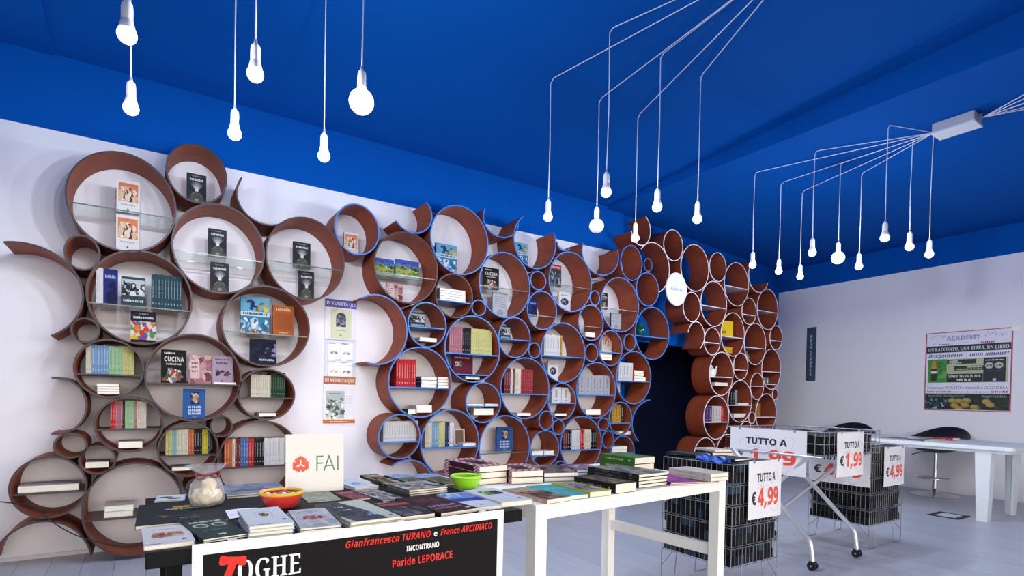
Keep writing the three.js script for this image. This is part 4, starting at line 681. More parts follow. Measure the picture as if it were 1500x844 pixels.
// bowls of sweets
function bowl(x, z, y, r, h, outside, inside, label) {
  const o = thing('bowl', label, 'bowl', [x, y, z]);
  part('body', lathe([[0, 0], [r * 0.62, 0], [r * 0.7, 0.004], [r * 0.9, h * 0.55], [r, h * 0.86], [r - 0.004, h * 0.86], [r * 0.86, h * 0.5], [r * 0.64, 0.008], [0, 0.007]], 40), outside, o);
  part('rim', lathe([[r - 0.006, h * 0.8], [r + 0.001, h * 0.8], [r + 0.003, h * 0.9], [r, h], [r - 0.005, h], [r - 0.008, h * 0.86]], 40), inside, o);
  return o;
}
function candies(x, z, y, r, n, list, where) {
  const geo = [new THREE.SphereGeometry(0.011, 12, 8).scale(1.3, 0.8, 1), new THREE.CapsuleGeometry(0.008, 0.014, 4, 8).rotateZ(1.4)];
  for (let i = 0; i < n; i++) {
    const [name, hex] = list[i % list.length], a = i * 2.4, q = r * Math.sqrt((i + 0.4) / n), o = thing('wrapped_sweet', `small ${name} wrapped sweet lying in ${where}`, 'sweet', [x + q * Math.cos(a), y + 0.006 * rnd(), z + q * Math.sin(a)], rnd() * 3, 'sweets in ' + where);
    part('candy', geo[i % 2], std(hex, 0.3), o);
    part('wrapper_end', [new THREE.ConeGeometry(0.006, 0.01, 6, 1, true).rotateZ(1.57).translate(0.019, 0, 0), new THREE.ConeGeometry(0.006, 0.01, 6, 1, true).rotateZ(-1.57).translate(-0.019, 0, 0)], std(hex, 0.3, 0, { side: THREE.DoubleSide }), o);
  }
}
bowl(0.425, 2.865, TT, 0.077, 0.062, std(0xd83a36, 0.35), std(0xf0b23a, 0.35), 'red plastic bowl with a yellow rim full of sweets on the black table');
candies(0.425, 2.865, TT + 0.044, 0.052, 14, [['white', 0xf2efe9], ['green', 0x4f9a4c], ['red', 0xa8332e], ['brown', 0x5a3626]], 'the red and yellow bowl');
bowl(1.25, 2.79, TT, 0.072, 0.06, std(0x8fd42c, 0.3), std(0xa4e03c, 0.3), 'bright green plastic bowl in front of the plaid books');
candies(1.25, 2.79, TT + 0.036, 0.045, 8, [['yellow', 0xe8d23a], ['orange', 0xe08a3a], ['red', 0xc8402e]], 'the bright green bowl');
// small printed sheet beside the emblem books
tag(Object.assign(part('leaflet', faceQuad(0.11, 0.15, 0.002, 0.0008, 6).rotateX(-Math.PI / 2), std(0xffffff, 0.7, 0, { map: canvasTex(128, 180, (c) => { c.fillStyle = '#e3e5ee'; c.fillRect(0, 0, 128, 180); blobs(c, 60, 30, 50, 40, ['#6f6fb8', '#8a8ac8'], 7, 12); marks(c, 14, 100, 100, 8, '#9aa0ae', 9); marks(c, 14, 120, 80, 8, '#9aa0ae', 7); }) }), scene), { name: 'leaflet' }), 'pale leaflet with a purple stamp beside the red and yellow bowl', 'leaflet').position.set(0.29, TT + 0.003, 2.93);

// ---------------------------------------------------------------- price signs
function priceTex(w, h, price, comma) {
  return canvasTex(w, h, (c) => {
    c.fillStyle = '#dcdce2'; c.fillRect(0, 0, w, h);
    c.strokeStyle = 'rgba(176,178,192,0.55)'; c.lineWidth = 5; for (let i = 0; i < 6; i++) { c.beginPath(); c.ellipse(w * (0.2 + 0.6 * hash(i, 3)), h * (0.3 + 0.5 * hash(i, 5)), w * 0.12, h * 0.12, i, 0, 5); c.stroke(); }
    const put = (s, cx, y, width, size, col) => { c.font = `bold ${size}px sans-serif`; c.textAlign = 'center'; c.fillStyle = col; const m = c.measureText(s).width; c.save(); c.translate(cx, y); c.scale(width / m, 1); c.fillText(s, 0, 0); c.lineWidth = size * 0.035; c.strokeStyle = col; c.strokeText(s, 0, 0); c.restore(); };
    put('TUTTO A', w * 0.5, h * 0.36, w * 0.54, h * 0.2, '#1f1f25');
    put('€', w * 0.15, h * 0.75, w * 0.13, h * 0.3, '#1f1f25');
    put(price, w * 0.58, h * 0.78, w * 0.62, h * 0.42, '#dd4a2f');
  });
}
const P499 = priceTex(380, 380, '4,99'), P199 = priceTex(380, 380, '1,99'), P199W = priceTex(640, 400, '1,99'), P499W = priceTex(640, 400, '4,99');
function priceSign(map, w, h, pos, turn, label, curve = 0.008) {
  const o = thing('price_sign', label, 'price sign', pos, turn);
  part('sheet', faceQuad(w, h, curve, 0.0008, 14, curve * 0.5).translate(0, -h / 2, 0), std(0xffffff, 0.55, 0, { map }), o);
  for (const s of [-1, 1]) part('clip', rbox(s * w * 0.36 - 0.008, s * w * 0.36 + 0.008, -0.014, 0.006, -0.006, 0.008, 0.001, 1), M.wire, o);
}

// ---------------------------------------------------------------- wire baskets of boxed items
const caseBoxes = [[0.043, 0.058], [0.034, 0.058], [0.05, 0.058]].map(([w, h]) => new RoundedBoxGeometry(w, h, 0.12, 1, 0.0025));
const caseMats = [0x0b0c0f, 0x121418, 0x08090b, 0x181b20].map((color) => new THREE.MeshPhysicalMaterial({ color, roughness: 0.55, specularIntensity: 0.35 })), caseBlue = std(0x173a50, 0.5);
function basket(x0, x1, z0, z1, base, top, tiers, name, label, feet) {
  const o = thing('wire_basket', label, 'basket', [(x0 + x1) / 2, 0, (z0 + z1) / 2]), X = (x1 - x0) / 2, Z = (z1 - z0) / 2, th = (top - base) / tiers, r = 0.0022;
  for (let k = 0; k < tiers; k++) {
    const y0 = base + k * th, y1 = y0 + th, g = [];
    for (const y of [y0, y1 - 0.012]) { const q = y > y0 ? 0.0032 : r; for (const s of [-1, 1]) { g.push(rod(V(-X, y, s * Z), V(X, y, s * Z), q, 6)); g.push(rod(V(s * X, y, -Z), V(s * X, y, Z), q, 6)); } }
    const nx = Math.round(2 * X / 0.036), nz = Math.round(2 * Z / 0.036);
    for (let i = 0; i <= nx; i++) for (const s of [-1, 1]) { const x = -X + 2 * X * i / nx; g.push(rod(V(x, y0, s * Z), V(x, y1 - 0.012, s * Z), i % nx ? 0.0016 : 0.003, 5)); }
    for (let i = 1; i < nz; i++) for (const s of [-1, 1]) { const z = -Z + 2 * Z * i / nz; g.push(rod(V(s * X, y0, z), V(s * X, y1 - 0.012, z), 0.0016, 5)); }
    for (let i = 1; i < nx; i += 2) g.push(rod(V(-X + 2 * X * i / nx, y0, -Z), V(-X + 2 * X * i / nx, y0, Z), 0.0016, 5));
    part('wire_tier', g, M.wire, o);
  }
  for (const [sx, sz] of [[-1, -1], [-1, 1], [1, -1], [1, 1]]) part('leg', [bent([V(sx * X, base, sz * Z), V(sx * X, 0.003, sz * Z), V(sx * (X - 0.13), 0.003, sz * Z), V(sx * (X - 0.13), base, sz * (Z - 0.02))], 0.0034, 0.015, 6), rod(V(sx * X, base, sz * (Z - 0.09)), V(sx * X, 0.1, sz * Z), 0.0024, 6)], M.wire, o);
  return o;
}
function fillBasket(x0, x1, z0, z1, base, top, tiers, where, blueChance) {
  const th = (top - base) / tiers, g = 0.006;
  const proto = {};
  const put = (v, m, x, y, z, turn, label, group) => {
    const key = v + '_' + m; let o;
    if (!proto[key]) { o = proto[key] = new THREE.Mesh(caseBoxes[v], m < 4 ? caseMats[m] : caseBlue); o.castShadow = o.receiveShadow = true; } else o = proto[key].clone();
    o.name = numbered('boxed_item'); tag(o, label, 'box', group); o.position.set(x, y, z); o.rotation.y = turn; scene.add(o);
  };
  for (let k = 0; k < tiers; k++) for (let j = 0; j < 2; j++) {
    const y = base + k * th + 0.003 + 0.029 + j * 0.0592;
    if (y + 0.0295 > base + (k + 1) * th) continue;
    for (const side of [0, 1]) {
      const a0 = side ? z0 + g : x0 + g, a1 = (side ? z1 - 0.13 : x1) - g; let a = a0 + (j ? 0.016 : 0) * 0;
      const off = (j + k) % 2 ? 0.012 : 0; a += off;
      while (a < a1 - 0.03) {
        let v = Math.floor(rnd() * 3); const w = caseBoxes[v].parameters ? caseBoxes[v].parameters.width : [0.043, 0.034, 0.05][v];
        if (a + w > a1) v = 1;
        const ww = [0.043, 0.034, 0.05][v]; if (a + ww > a1 + 0.002) break;
        const blue = rnd() < blueChance, m = blue ? 4 : Math.floor(rnd() * 4), inn = 0.062 + 0.006 * rnd();
        const tier = ['bottom', 'second lowest', 'middle', 'second highest', 'top'][k], lab = `${blue ? 'blue-green' : 'black'} boxed item in the ${tier} tier, ${side ? 'left' : 'front'} side of the ${where}`;
        if (side) put(v, m, x0 + g + inn, y, a + ww / 2, Math.PI / 2, lab, `${blue ? 'blue-green' : 'black'} boxes, ${tier} tier, left side, ${where}`);
        else put(v, m, a + ww / 2, y, z1 - g - inn, 0, lab, `${blue ? 'blue-green' : 'black'} boxes, ${tier} tier, front side, ${where}`);
        a += ww + 0.0015 + 0.002 * rnd();
      }
    }
  }
}
const BA = [2.86, 3.33, 2.56, 3.08, 0.215, 0.835, 5];
basket(...BA, 'near', 'tall wire basket of black boxes behind the right end of the white table');
fillBasket(...BA, 'near wire basket', 0.13);
const BB = [4.95, 5.53, 2.40, 2.9, 0.19, 0.85, 5];
basket(...BB, 'far', 'wire basket of black boxes behind the wheeled cart, near the plastic table');
fillBasket(...BB, 'far wire basket', 0.02);
priceSign(P499, 0.345, 0.35, [3.165, 0.84, 3.092], 0, 'square price sign 4,99 on the front of the near wire basket');
priceSign(P499W, 0.5, 0.31, [4.94, 0.82, 2.65], -Math.PI / 2, 'wide price sign mostly hidden behind the cart, on the far basket');
priceSign(P499, 0.38, 0.33, [5.33, 0.835, 2.915], 0, 'smaller price sign 4,99 on the far basket beside the plastic table');
// items leaning on top of the far basket
{
  const a = makeBook('sp_darkred', 0.13, 0.19, 0.02, 'dark red book leaning on top of the far basket'); a.position.set(5.08, 0.853, 2.75); a.rotation.set(-1.1, 0.5, 0);
  const b = makeBook('plain_cover', 0.12, 0.17, 0.012, 'pale green-white book leaning on the dark red one on the far basket'); b.position.set(5.2, 0.853, 2.82); b.rotation.set(-0.9, 0.35, 0);
  lie('magazine', 5.35, 0.853, 2.6, 0.2, 0.26, 0.012, 0.2, 1, 'worn magazine lying on top of the far basket');
}
// what lies on top of the near basket
lie('dark_plain', 2.98, 0.837, 2.66, 0.17, 0.24, 0.016, 0.3, 1, 'dark book lying at the back left of the near basket top');
lie('dark_plain', 3.19, 0.837, 2.70, 0.15, 0.22, 0.022, -0.4, 1, 'dark book with pale page edges lying at the back right of the near basket top');
lie('cream_stack', 3.20, 0.86, 2.69, 0.14, 0.2, 0.014, -0.25, 1, 'pale open-edged book lying on the dark one on the near basket');
lie('dark_plain', 3.02, 0.837, 2.93, 0.2, 0.2, 0.012, 0.1, 1, 'dark book lying at the front of the near basket top');
{
  const g = new THREE.PlaneGeometry(0.2, 0.05, 20, 6), p = g.attributes.position;
  for (let i = 0; i < p.count; i++) p.setZ(i, 0.012 * Math.sin(p.getX(i) * 60) + 0.01 * Math.sin(p.getY(i) * 130 + p.getX(i) * 40));
  g.computeVertexNormals();
  const o = thing('plastic_bag', 'crumpled bright blue plastic bag over the left rim of the near basket', 'bag', [2.855, 0.845, 2.93], -Math.PI / 2);
  part('sheet', g.clone().rotateX(-1.1), std(0x2f62c8, 0.35, 0, { side: THREE.DoubleSide }), o);
  part('fold', g.rotateX(-2.1).translate(0.02, 0.004, -0.03), std(0x2f62c8, 0.35, 0, { side: THREE.DoubleSide }), o);
}

// ---------------------------------------------------------------- wheeled cart with a wire tray
{
  const x0 = 4.02, x1 = 4.85, z0 = 2.2, z1 = 3.0, y0 = 0.81, y1 = 0.985, o = thing('wheeled_cart', 'wheeled cart with a shallow wire tray on crossed chrome legs', 'cart', [(x0 + x1) / 2, 0, (z0 + z1) / 2]);
  const X = (x1 - x0) / 2, Z = (z1 - z0) / 2, g = [];
  for (const y of [y0, (y0 + y1) / 2, y1]) { const r = y === y1 ? 0.005 : 0.0024; for (const s of [-1, 1]) { g.push(rod(V(-X, y, s * Z), V(X, y, s * Z), r, 6)); g.push(rod(V(s * X, y, -Z), V(s * X, y, Z), r, 6)); } }
  for (let i = 0; i <= 12; i++) { const x = -X + 2 * X * i / 12; for (const s of [-1, 1]) g.push(rod(V(x, y0, s * Z), V(x, y1, s * Z), 0.002, 5)); g.push(rod(V(x, y0, -Z), V(x, y0, Z), 0.002, 5)); }
  for (let i = 1; i < 12; i++) { const z = -Z + 2 * Z * i / 12; for (const s of [-1, 1]) g.push(rod(V(s * X, y0, z), V(s * X, y1, z), 0.002, 5)); }
  part('wire_tray', g, M.wire, o);
  for (const [xl, name] of [[-0.45, 'near'], [0.19, 'far']]) {
    for (const s of [-1, 1]) part('leg', [bent([V(xl + (s > 0 ? 0 : 0.03), y0 - 0.004, -s * 0.3), V(xl + (s > 0 ? 0 : 0.03), 0.2, s * 0.34), V(xl + (s > 0 ? 0 : 0.03), 0.055, s * 0.36)], 0.016, 0.03, 12)], M.steel, o);
    part('pivot', rod(V(xl - 0.02, 0.5, 0), V(xl + 0.05, 0.5, 0), 0.01, 12), M.steel, o);
    part('top_rail', rod(V(xl + 0.015, y0 - 0.006, -Z), V(xl + 0.015, y0 - 0.006, Z), 0.01, 10), M.chrome, o);
    for (const s of [-1, 1]) {
      const w = part('castor', [new THREE.CylinderGeometry(0.029, 0.029, 0.018, 20).rotateZ(Math.PI / 2).translate(xl + (s > 0 ? 0 : 0.03) - 0.015, 0.03, s * 0.36), new THREE.CylinderGeometry(0.029, 0.029, 0.018, 20).rotateZ(Math.PI / 2).translate(xl + (s > 0 ? 0 : 0.03) + 0.015, 0.03, s * 0.36), new RoundedBoxGeometry(0.03, 0.03, 0.05, 2, 0.008).translate(xl + (s > 0 ? 0 : 0.03), 0.048, s * 0.36)], M.rubber, o);
      part('hub_cap', rod(V(xl + (s > 0 ? 0 : 0.03) - 0.026, 0.03, s * 0.36), V(xl + (s > 0 ? 0 : 0.03) + 0.026, 0.03, s * 0.36), 0.007, 10), M.chrome, w);
    }
  }
  priceSign(P199W, 0.63, 0.335, [4.008, 0.985, 2.565], -Math.PI / 2, 'wide price sign 1,99 on the left side of the wheeled cart', 0.01);
  priceSign(P199, 0.4, 0.325, [4.36, 0.985, 3.016], 0, 'square price sign 1,99 on the front of the wheeled cart', 0.014);
  // dark paperbacks packed upright in the tray
  let first = null;
  for (let i = 0; i < 12; i++) for (let k = 0; k < 2; k++) {
    const lab = `dark paperback standing in the ${k ? 'front' : 'back'} row of the cart tray`;
    let b; if (!first) b = first = makeBook('dark_plain', 0.2, 0.135, 0.028, lab, 'dark paperbacks in the cart tray', 'paperback'); else b = copyOf(first, lab);
    b.rotation.order = 'YXZ'; b.rotation.set(0, Math.PI / 2 + jit(0.03), 0.06); b.position.set(4.1 + i * 0.062, y0 + 0.012, k ? 2.85 : 2.5); b.scale.z = 1.6;
  }
  lie('black_grey', 4.3, 0.965, 2.42, 0.15, 0.2, 0.012, 0.2, 1, 'grey book lying across the back of the cart tray');
}

// ---------------------------------------------------------------- plastic table, stools, things on the table
{
  const o = thing('plastic_table', 'white plastic garden table with ribbed legs by the right wall', 'table', [7.71, 0, 2.26], -0.03), ph = 0.785;
  const s = new THREE.Shape(), X = 0.52, Z = 0.97, r = 0.09;
  s.moveTo(-X + r, -Z); s.lineTo(X - r, -Z); s.quadraticCurveTo(X, -Z, X, -Z + r); s.lineTo(X, Z - r); s.quadraticCurveTo(X, Z, X - r, Z); s.lineTo(-X + r, Z); s.quadraticCurveTo(-X, Z, -X, Z - r); s.lineTo(-X, -Z + r); s.quadraticCurveTo(-X, -Z, -X + r, -Z);
  part('tabletop', new THREE.ExtrudeGeometry(s, { depth: 0.032, bevelEnabled: true, bevelSize: 0.006, bevelThickness: 0.006, bevelSegments: 3, curveSegments: 8 }).rotateX(-Math.PI / 2).translate(0, ph - 0.038, 0), M.plastic, o);
  part('skirt', [box(-X + 0.05, X - 0.05, ph - 0.075, ph - 0.04, Z - 0.06, Z - 0.045), box(-X + 0.05, X - 0.05, ph - 0.075, ph - 0.04, -Z + 0.045, -Z + 0.06), box(-X + 0.045, -X + 0.06, ph - 0.075, ph - 0.04, -Z + 0.05, Z - 0.05), box(X - 0.06, X - 0.045, ph - 0.075, ph - 0.04, -Z + 0.05, Z - 0.05)], M.plastic, o);
  for (const [sx, sz] of [[-1, -1], [-1, 1], [1, -1], [1, 1]]) {
    const ls = new THREE.Shape(), w = 0.065; const pts = [[-w, -w], [w, -w], [w, -w * 0.45], [w * 0.55, -w * 0.3], [w * 0.55, w * 0.1], [w * 0.1, w * 0.1], [w * 0.1, w * 0.55], [-w * 0.3, w * 0.55], [-w * 0.45, w], [-w, w]];
    pts.forEach(([a, b], i) => i ? ls.lineTo(a, b) : ls.moveTo(a, b));
    const g = new THREE.ExtrudeGeometry(ls, { depth: ph - 0.04, bevelEnabled: false, steps: 6 }).rotateX(-Math.PI / 2), p = g.attributes.position;
    for (let i = 0; i < p.count; i++) { const k = p.getY(i) / ph, f = 0.72 + 0.34 * k; p.setX(i, -sx * p.getX(i) * -f + sx * 0.0); p.setZ(i, sz * p.getZ(i) * f * 1); p.setX(i, p.getX(i) * 1); }
    for (let i = 0; i < p.count; i++) { p.setX(i, -p.getX(i)); }
    if (sx * sz > 0) { const idx = []; for (let i = 0; i < p.count; i++) idx.push(i); for (let i = 0; i < p.count; i += 3) { const t = idx[i]; idx[i] = idx[i + 1]; idx[i + 1] = t; } g.setIndex(idx); }
    g.computeVertexNormals();
    part('leg', g.translate(sx > 0 ? X - 0.23 : 0.1 - X, 0, sz * (Z - 0.25)), M.plastic, o);
  }
  // magazines and a red booklet
  lie('photo_brown', 7.45, ph + 0.001, 2.05, 0.2, 0.27, 0.008, 0.4, 1, 'brown magazine at the left on the plastic table');
  lie('slate_long', 7.42, ph + 0.001, 2.36, 0.19, 0.24, 0.012, -0.5, 1, 'grey-covered magazine in the middle of the papers on the plastic table');
  lie('photo_brown', 7.65, ph + 0.001, 2.33, 0.18, 0.24, 0.018, 0.9, 1, 'thicker brown magazine next to the red booklet');
  lie('sp_red', 7.85, ph + 0.001, 2.43, 0.16, 0.2, 0.028, -0.1, 1, 'red booklet on the plastic table in front of the stool');
}
function stool(x, z, turn, label) {
  const o = thing('bar_stool', label, 'stool', [x, 0, z], turn);
  part('base', lathe([[0, 0], [0.265, 0], [0.268, 0.006], [0.24, 0.014], [0.08, 0.028], [0.035, 0.05], [0.03, 0.09], [0, 0.09]], 48), M.chrome, o);
  part('column', [rod(V(0, 0.05, 0), V(0, 0.34, 0), 0.03, 20), rod(V(0, 0.32, 0), V(0, 0.62, 0), 0.021, 20)], M.chrome, o);
  part('footrest', [new THREE.TorusGeometry(0.17, 0.011, 10, 40, Math.PI * 1.25).rotateX(Math.PI / 2).rotateY(-0.4).translate(0, 0.23, 0.02), rod(V(-0.16, 0.23, 0.0), V(0.16, 0.23, 0), 0.011, 10)], M.chrome, o);
  part('lever', [bent([V(0, 0.57, 0), V(-0.15, 0.56, 0.06), V(-0.24, 0.52, 0.1)], 0.006, 0.03, 8)], M.rubber, o);
  const shell = new THREE.SphereGeometry(0.34, 40, 24), p = shell.attributes.position;     // scooped seat whose rim rises to a low back
  for (let i = 0; i < p.count; i++) {
    let a = p.getX(i) / 0.34, b = p.getY(i) / 0.34, c = p.getZ(i) / 0.34; const rr = Math.hypot(a, c), back = Math.max(0, -c);
    const yTop = 0.10 * rr ** 3 + 0.155 * back ** 1.6 * rr, y = b > 0 ? yTop + b * 0.03 : b * 0.09 + yTop * 0.85;
    p.setXYZ(i, a * 0.345, 0.65 + y, c * 0.38);
  }
  shell.computeVertexNormals(); part('seat', shell, M.seat, o);
  part('mounting_plate', rbox(-0.08, 0.08, 0.585, 0.605, -0.08, 0.08, 0.004), M.rubber, o);
}
stool(8.72, 2.03, -Math.PI / 2 - 0.1, 'black scoop-seat stool on a chrome column behind the plastic table');
stool(8.65, 0.95, -Math.PI / 2 + 0.2, 'black scoop-seat stool partly hidden behind the far basket, left of the other');
// floor socket
{
  const o = thing('floor_socket', 'dark-framed floor socket box let into the floor by the plastic table', 'floor socket', [7.255, 0, 2.675], 0.0);
  const f = new THREE.Shape(); f.moveTo(-0.165, -0.14); f.lineTo(0.165, -0.14); f.lineTo(0.165, 0.14); f.lineTo(-0.165, 0.14); f.lineTo(-0.165, -0.14);
  const h = new THREE.Path(); h.moveTo(-0.125, -0.09); h.lineTo(-0.125, 0.09); h.lineTo(0.125, 0.09); h.lineTo(0.125, -0.09); h.lineTo(-0.125, -0.09); f.holes.push(h);
  part('frame', new THREE.ExtrudeGeometry(f, { depth: 0.006, bevelEnabled: false }).rotateX(-Math.PI / 2), std(0x20242e, 0.5), o);
  part('lid', rbox(-0.124, 0.124, 0, 0.004, -0.089, 0.089, 0.001, 1), std(0xd9dbe0, 0.4), o);
}

// ---------------------------------------------------------------- signs and posters on the walls
{
  const o = thing('round_sign', 'round white sign with faint lettering fixed to the white-edged rings', 'sign', [5.578, 2.591, 0.312]);
  const map = canvasTex(256, 256, (c) => { c.fillStyle = '#f3f1f6'; c.fillRect(0, 0, 256, 256); c.fillStyle = '#b4b0c0'; marks(c, 52, 120, 152, 22, '#bcb8c8', 8); });
  const g = new THREE.CircleGeometry(0.19, 48).scale(1, 1.09, 1).translate(0, 0, 0.0082);
  part('disc', new THREE.CylinderGeometry(0.19, 0.19, 0.016, 48).rotateX(Math.PI / 2).scale(1, 1.09, 1), std(0xf3f1f6, 0.5), o);
  part('print', g, std(0xffffff, 0.5, 0, { map, polygonOffset: true, polygonOffsetFactor: -1 }), o);
}
{
  // sheets and clear holders on the left wall
  const sheetOn = (name, label, cat, x, y, w, h, map, z = 0.004) => { const o = thing(name, label, cat, [x, y, z]); part('sheet', faceQuad(w, h, 0, 0.0012, 1), std(0xffffff, 0.6, 0, { map }), o); return o; };
  const strip = (bg, bg2) => canvasTex(420, 84, (c) => { const g = c.createLinearGradient(0, 0, 420, 0); g.addColorStop(0, bg); g.addColorStop(1, bg2); c.fillStyle = g; c.fillRect(0, 0, 420, 84); c.fillStyle = '#e6dff0'; c.font = 'bold 50px serif'; c.textAlign = 'center'; c.fillText('IN VENDITA QUI', 210, 60, 390); });
  const a = sheetOn('wall_poster', 'upper wall poster with a violet header, arched picture on pale green', 'poster', 1.467, 1.86, 0.285, 0.345, canvasTex(320, 388, (c) => { c.fillStyle = '#dfdbe8'; c.fillRect(0, 0, 320, 388); c.fillStyle = '#c9caa8'; c.fillRect(54, 84, 212, 296); c.fillStyle = '#2c2f44'; c.beginPath(); c.arc(160, 168, 50, Math.PI, 0); c.lineTo(210, 262); c.lineTo(110, 262); c.fill(); blobs(c, 122, 140, 76, 116, ['#5b5f78', '#8a8ea4', '#1c1e30'], 26, 10); marks(c, 106, 294, 108, 8, '#8a8a72', 9); marks(c, 150, 340, 20, 14, '#4a4a3a', 2); }));
  part('header', faceQuad(0.283, 0.072, 0, 0.001, 1).translate(0, 0.146, 0.0013), std(0xffffff, 0.55, 0, { map: strip('#3a2f74', '#3f4fae') }), a);
  const b = sheetOn('wall_poster', 'middle wall poster showing four small booklets in a clear holder', 'poster', 1.467, 1.5, 0.282, 0.365, canvasTex(320, 412, (c) => { c.fillStyle = '#c4c9da'; c.fillRect(0, 0, 320, 412); c.fillStyle = '#5d6a86'; c.fillRect(0, 0, 320, 6); const four = [['#6a5a6a', '#4a3a4c'], ['#7a8a72', '#5a6a5c'], ['#4f8a3c', '#d87a7a'], ['#2f3340', '#454a5c']]; four.forEach((cols, i) => { const x = 36 + (i % 2) * 128, y = 36 + (i >> 1) * 190; c.fillStyle = '#e9e9f0'; c.fillRect(x, y, 116, 172); c.fillStyle = '#3f4250'; c.fillRect(x, y, 70, 8); c.fillRect(x + 62, y + 164, 54, 8); blobs(c, x + 24, y + 84, 66, 26, cols, 10, 9); marks(c, x + 16, y + 30, 84, 5, '#aaaabb', 8); c.fillRect(x + 64, y + 140, 10, 12); }); }));
  part('holder', [box(-0.146, 0.146, -0.148, 0.185, 0.004, 0.006), box(-0.146, 0.146, -0.148, -0.144, -0.003, 0.006)], new THREE.MeshPhysicalMaterial({ color: 0xffffff, roughness: 0.05, transmission: 1, thickness: 0, ior: 1.5, specularIntensity: 0.1 }), b);
  const d = sheetOn('wall_poster', 'lower wall poster with an orange header and a grey group photograph', 'poster', 1.462, 1.095, 0.288, 0.375, canvasTex(320, 416, (c) => { c.fillStyle = '#e2dfe6'; c.fillRect(0, 0, 320, 416); c.fillStyle = '#aab4b0'; c.fillRect(26, 70, 184, 276); blobs(c, 34, 150, 168, 190, ['#6f7a6c', '#c9d0c8', '#33383a', '#8d978c', '#e4e8e2', '#4c5450'], 64, 17); marks(c, 60, 92, 110, 8, '#5a6464', 9); for (let i = 0; i < 7; i++) marks(c, 222, 120 + i * 18, 70, 4, '#b0aebc', 6); c.fillStyle = '#b8682f'; c.fillRect(0, 356, 320, 40); marks(c, 70, 372, 180, 10, '#eac9a4', 10); }));
  part('header', faceQuad(0.286, 0.07, 0, 0.001, 1).translate(0, 0.2205, 0.0005), std(0xffffff, 0.55, 0, { map: strip('#a5532a', '#b8752c') }), d);
}
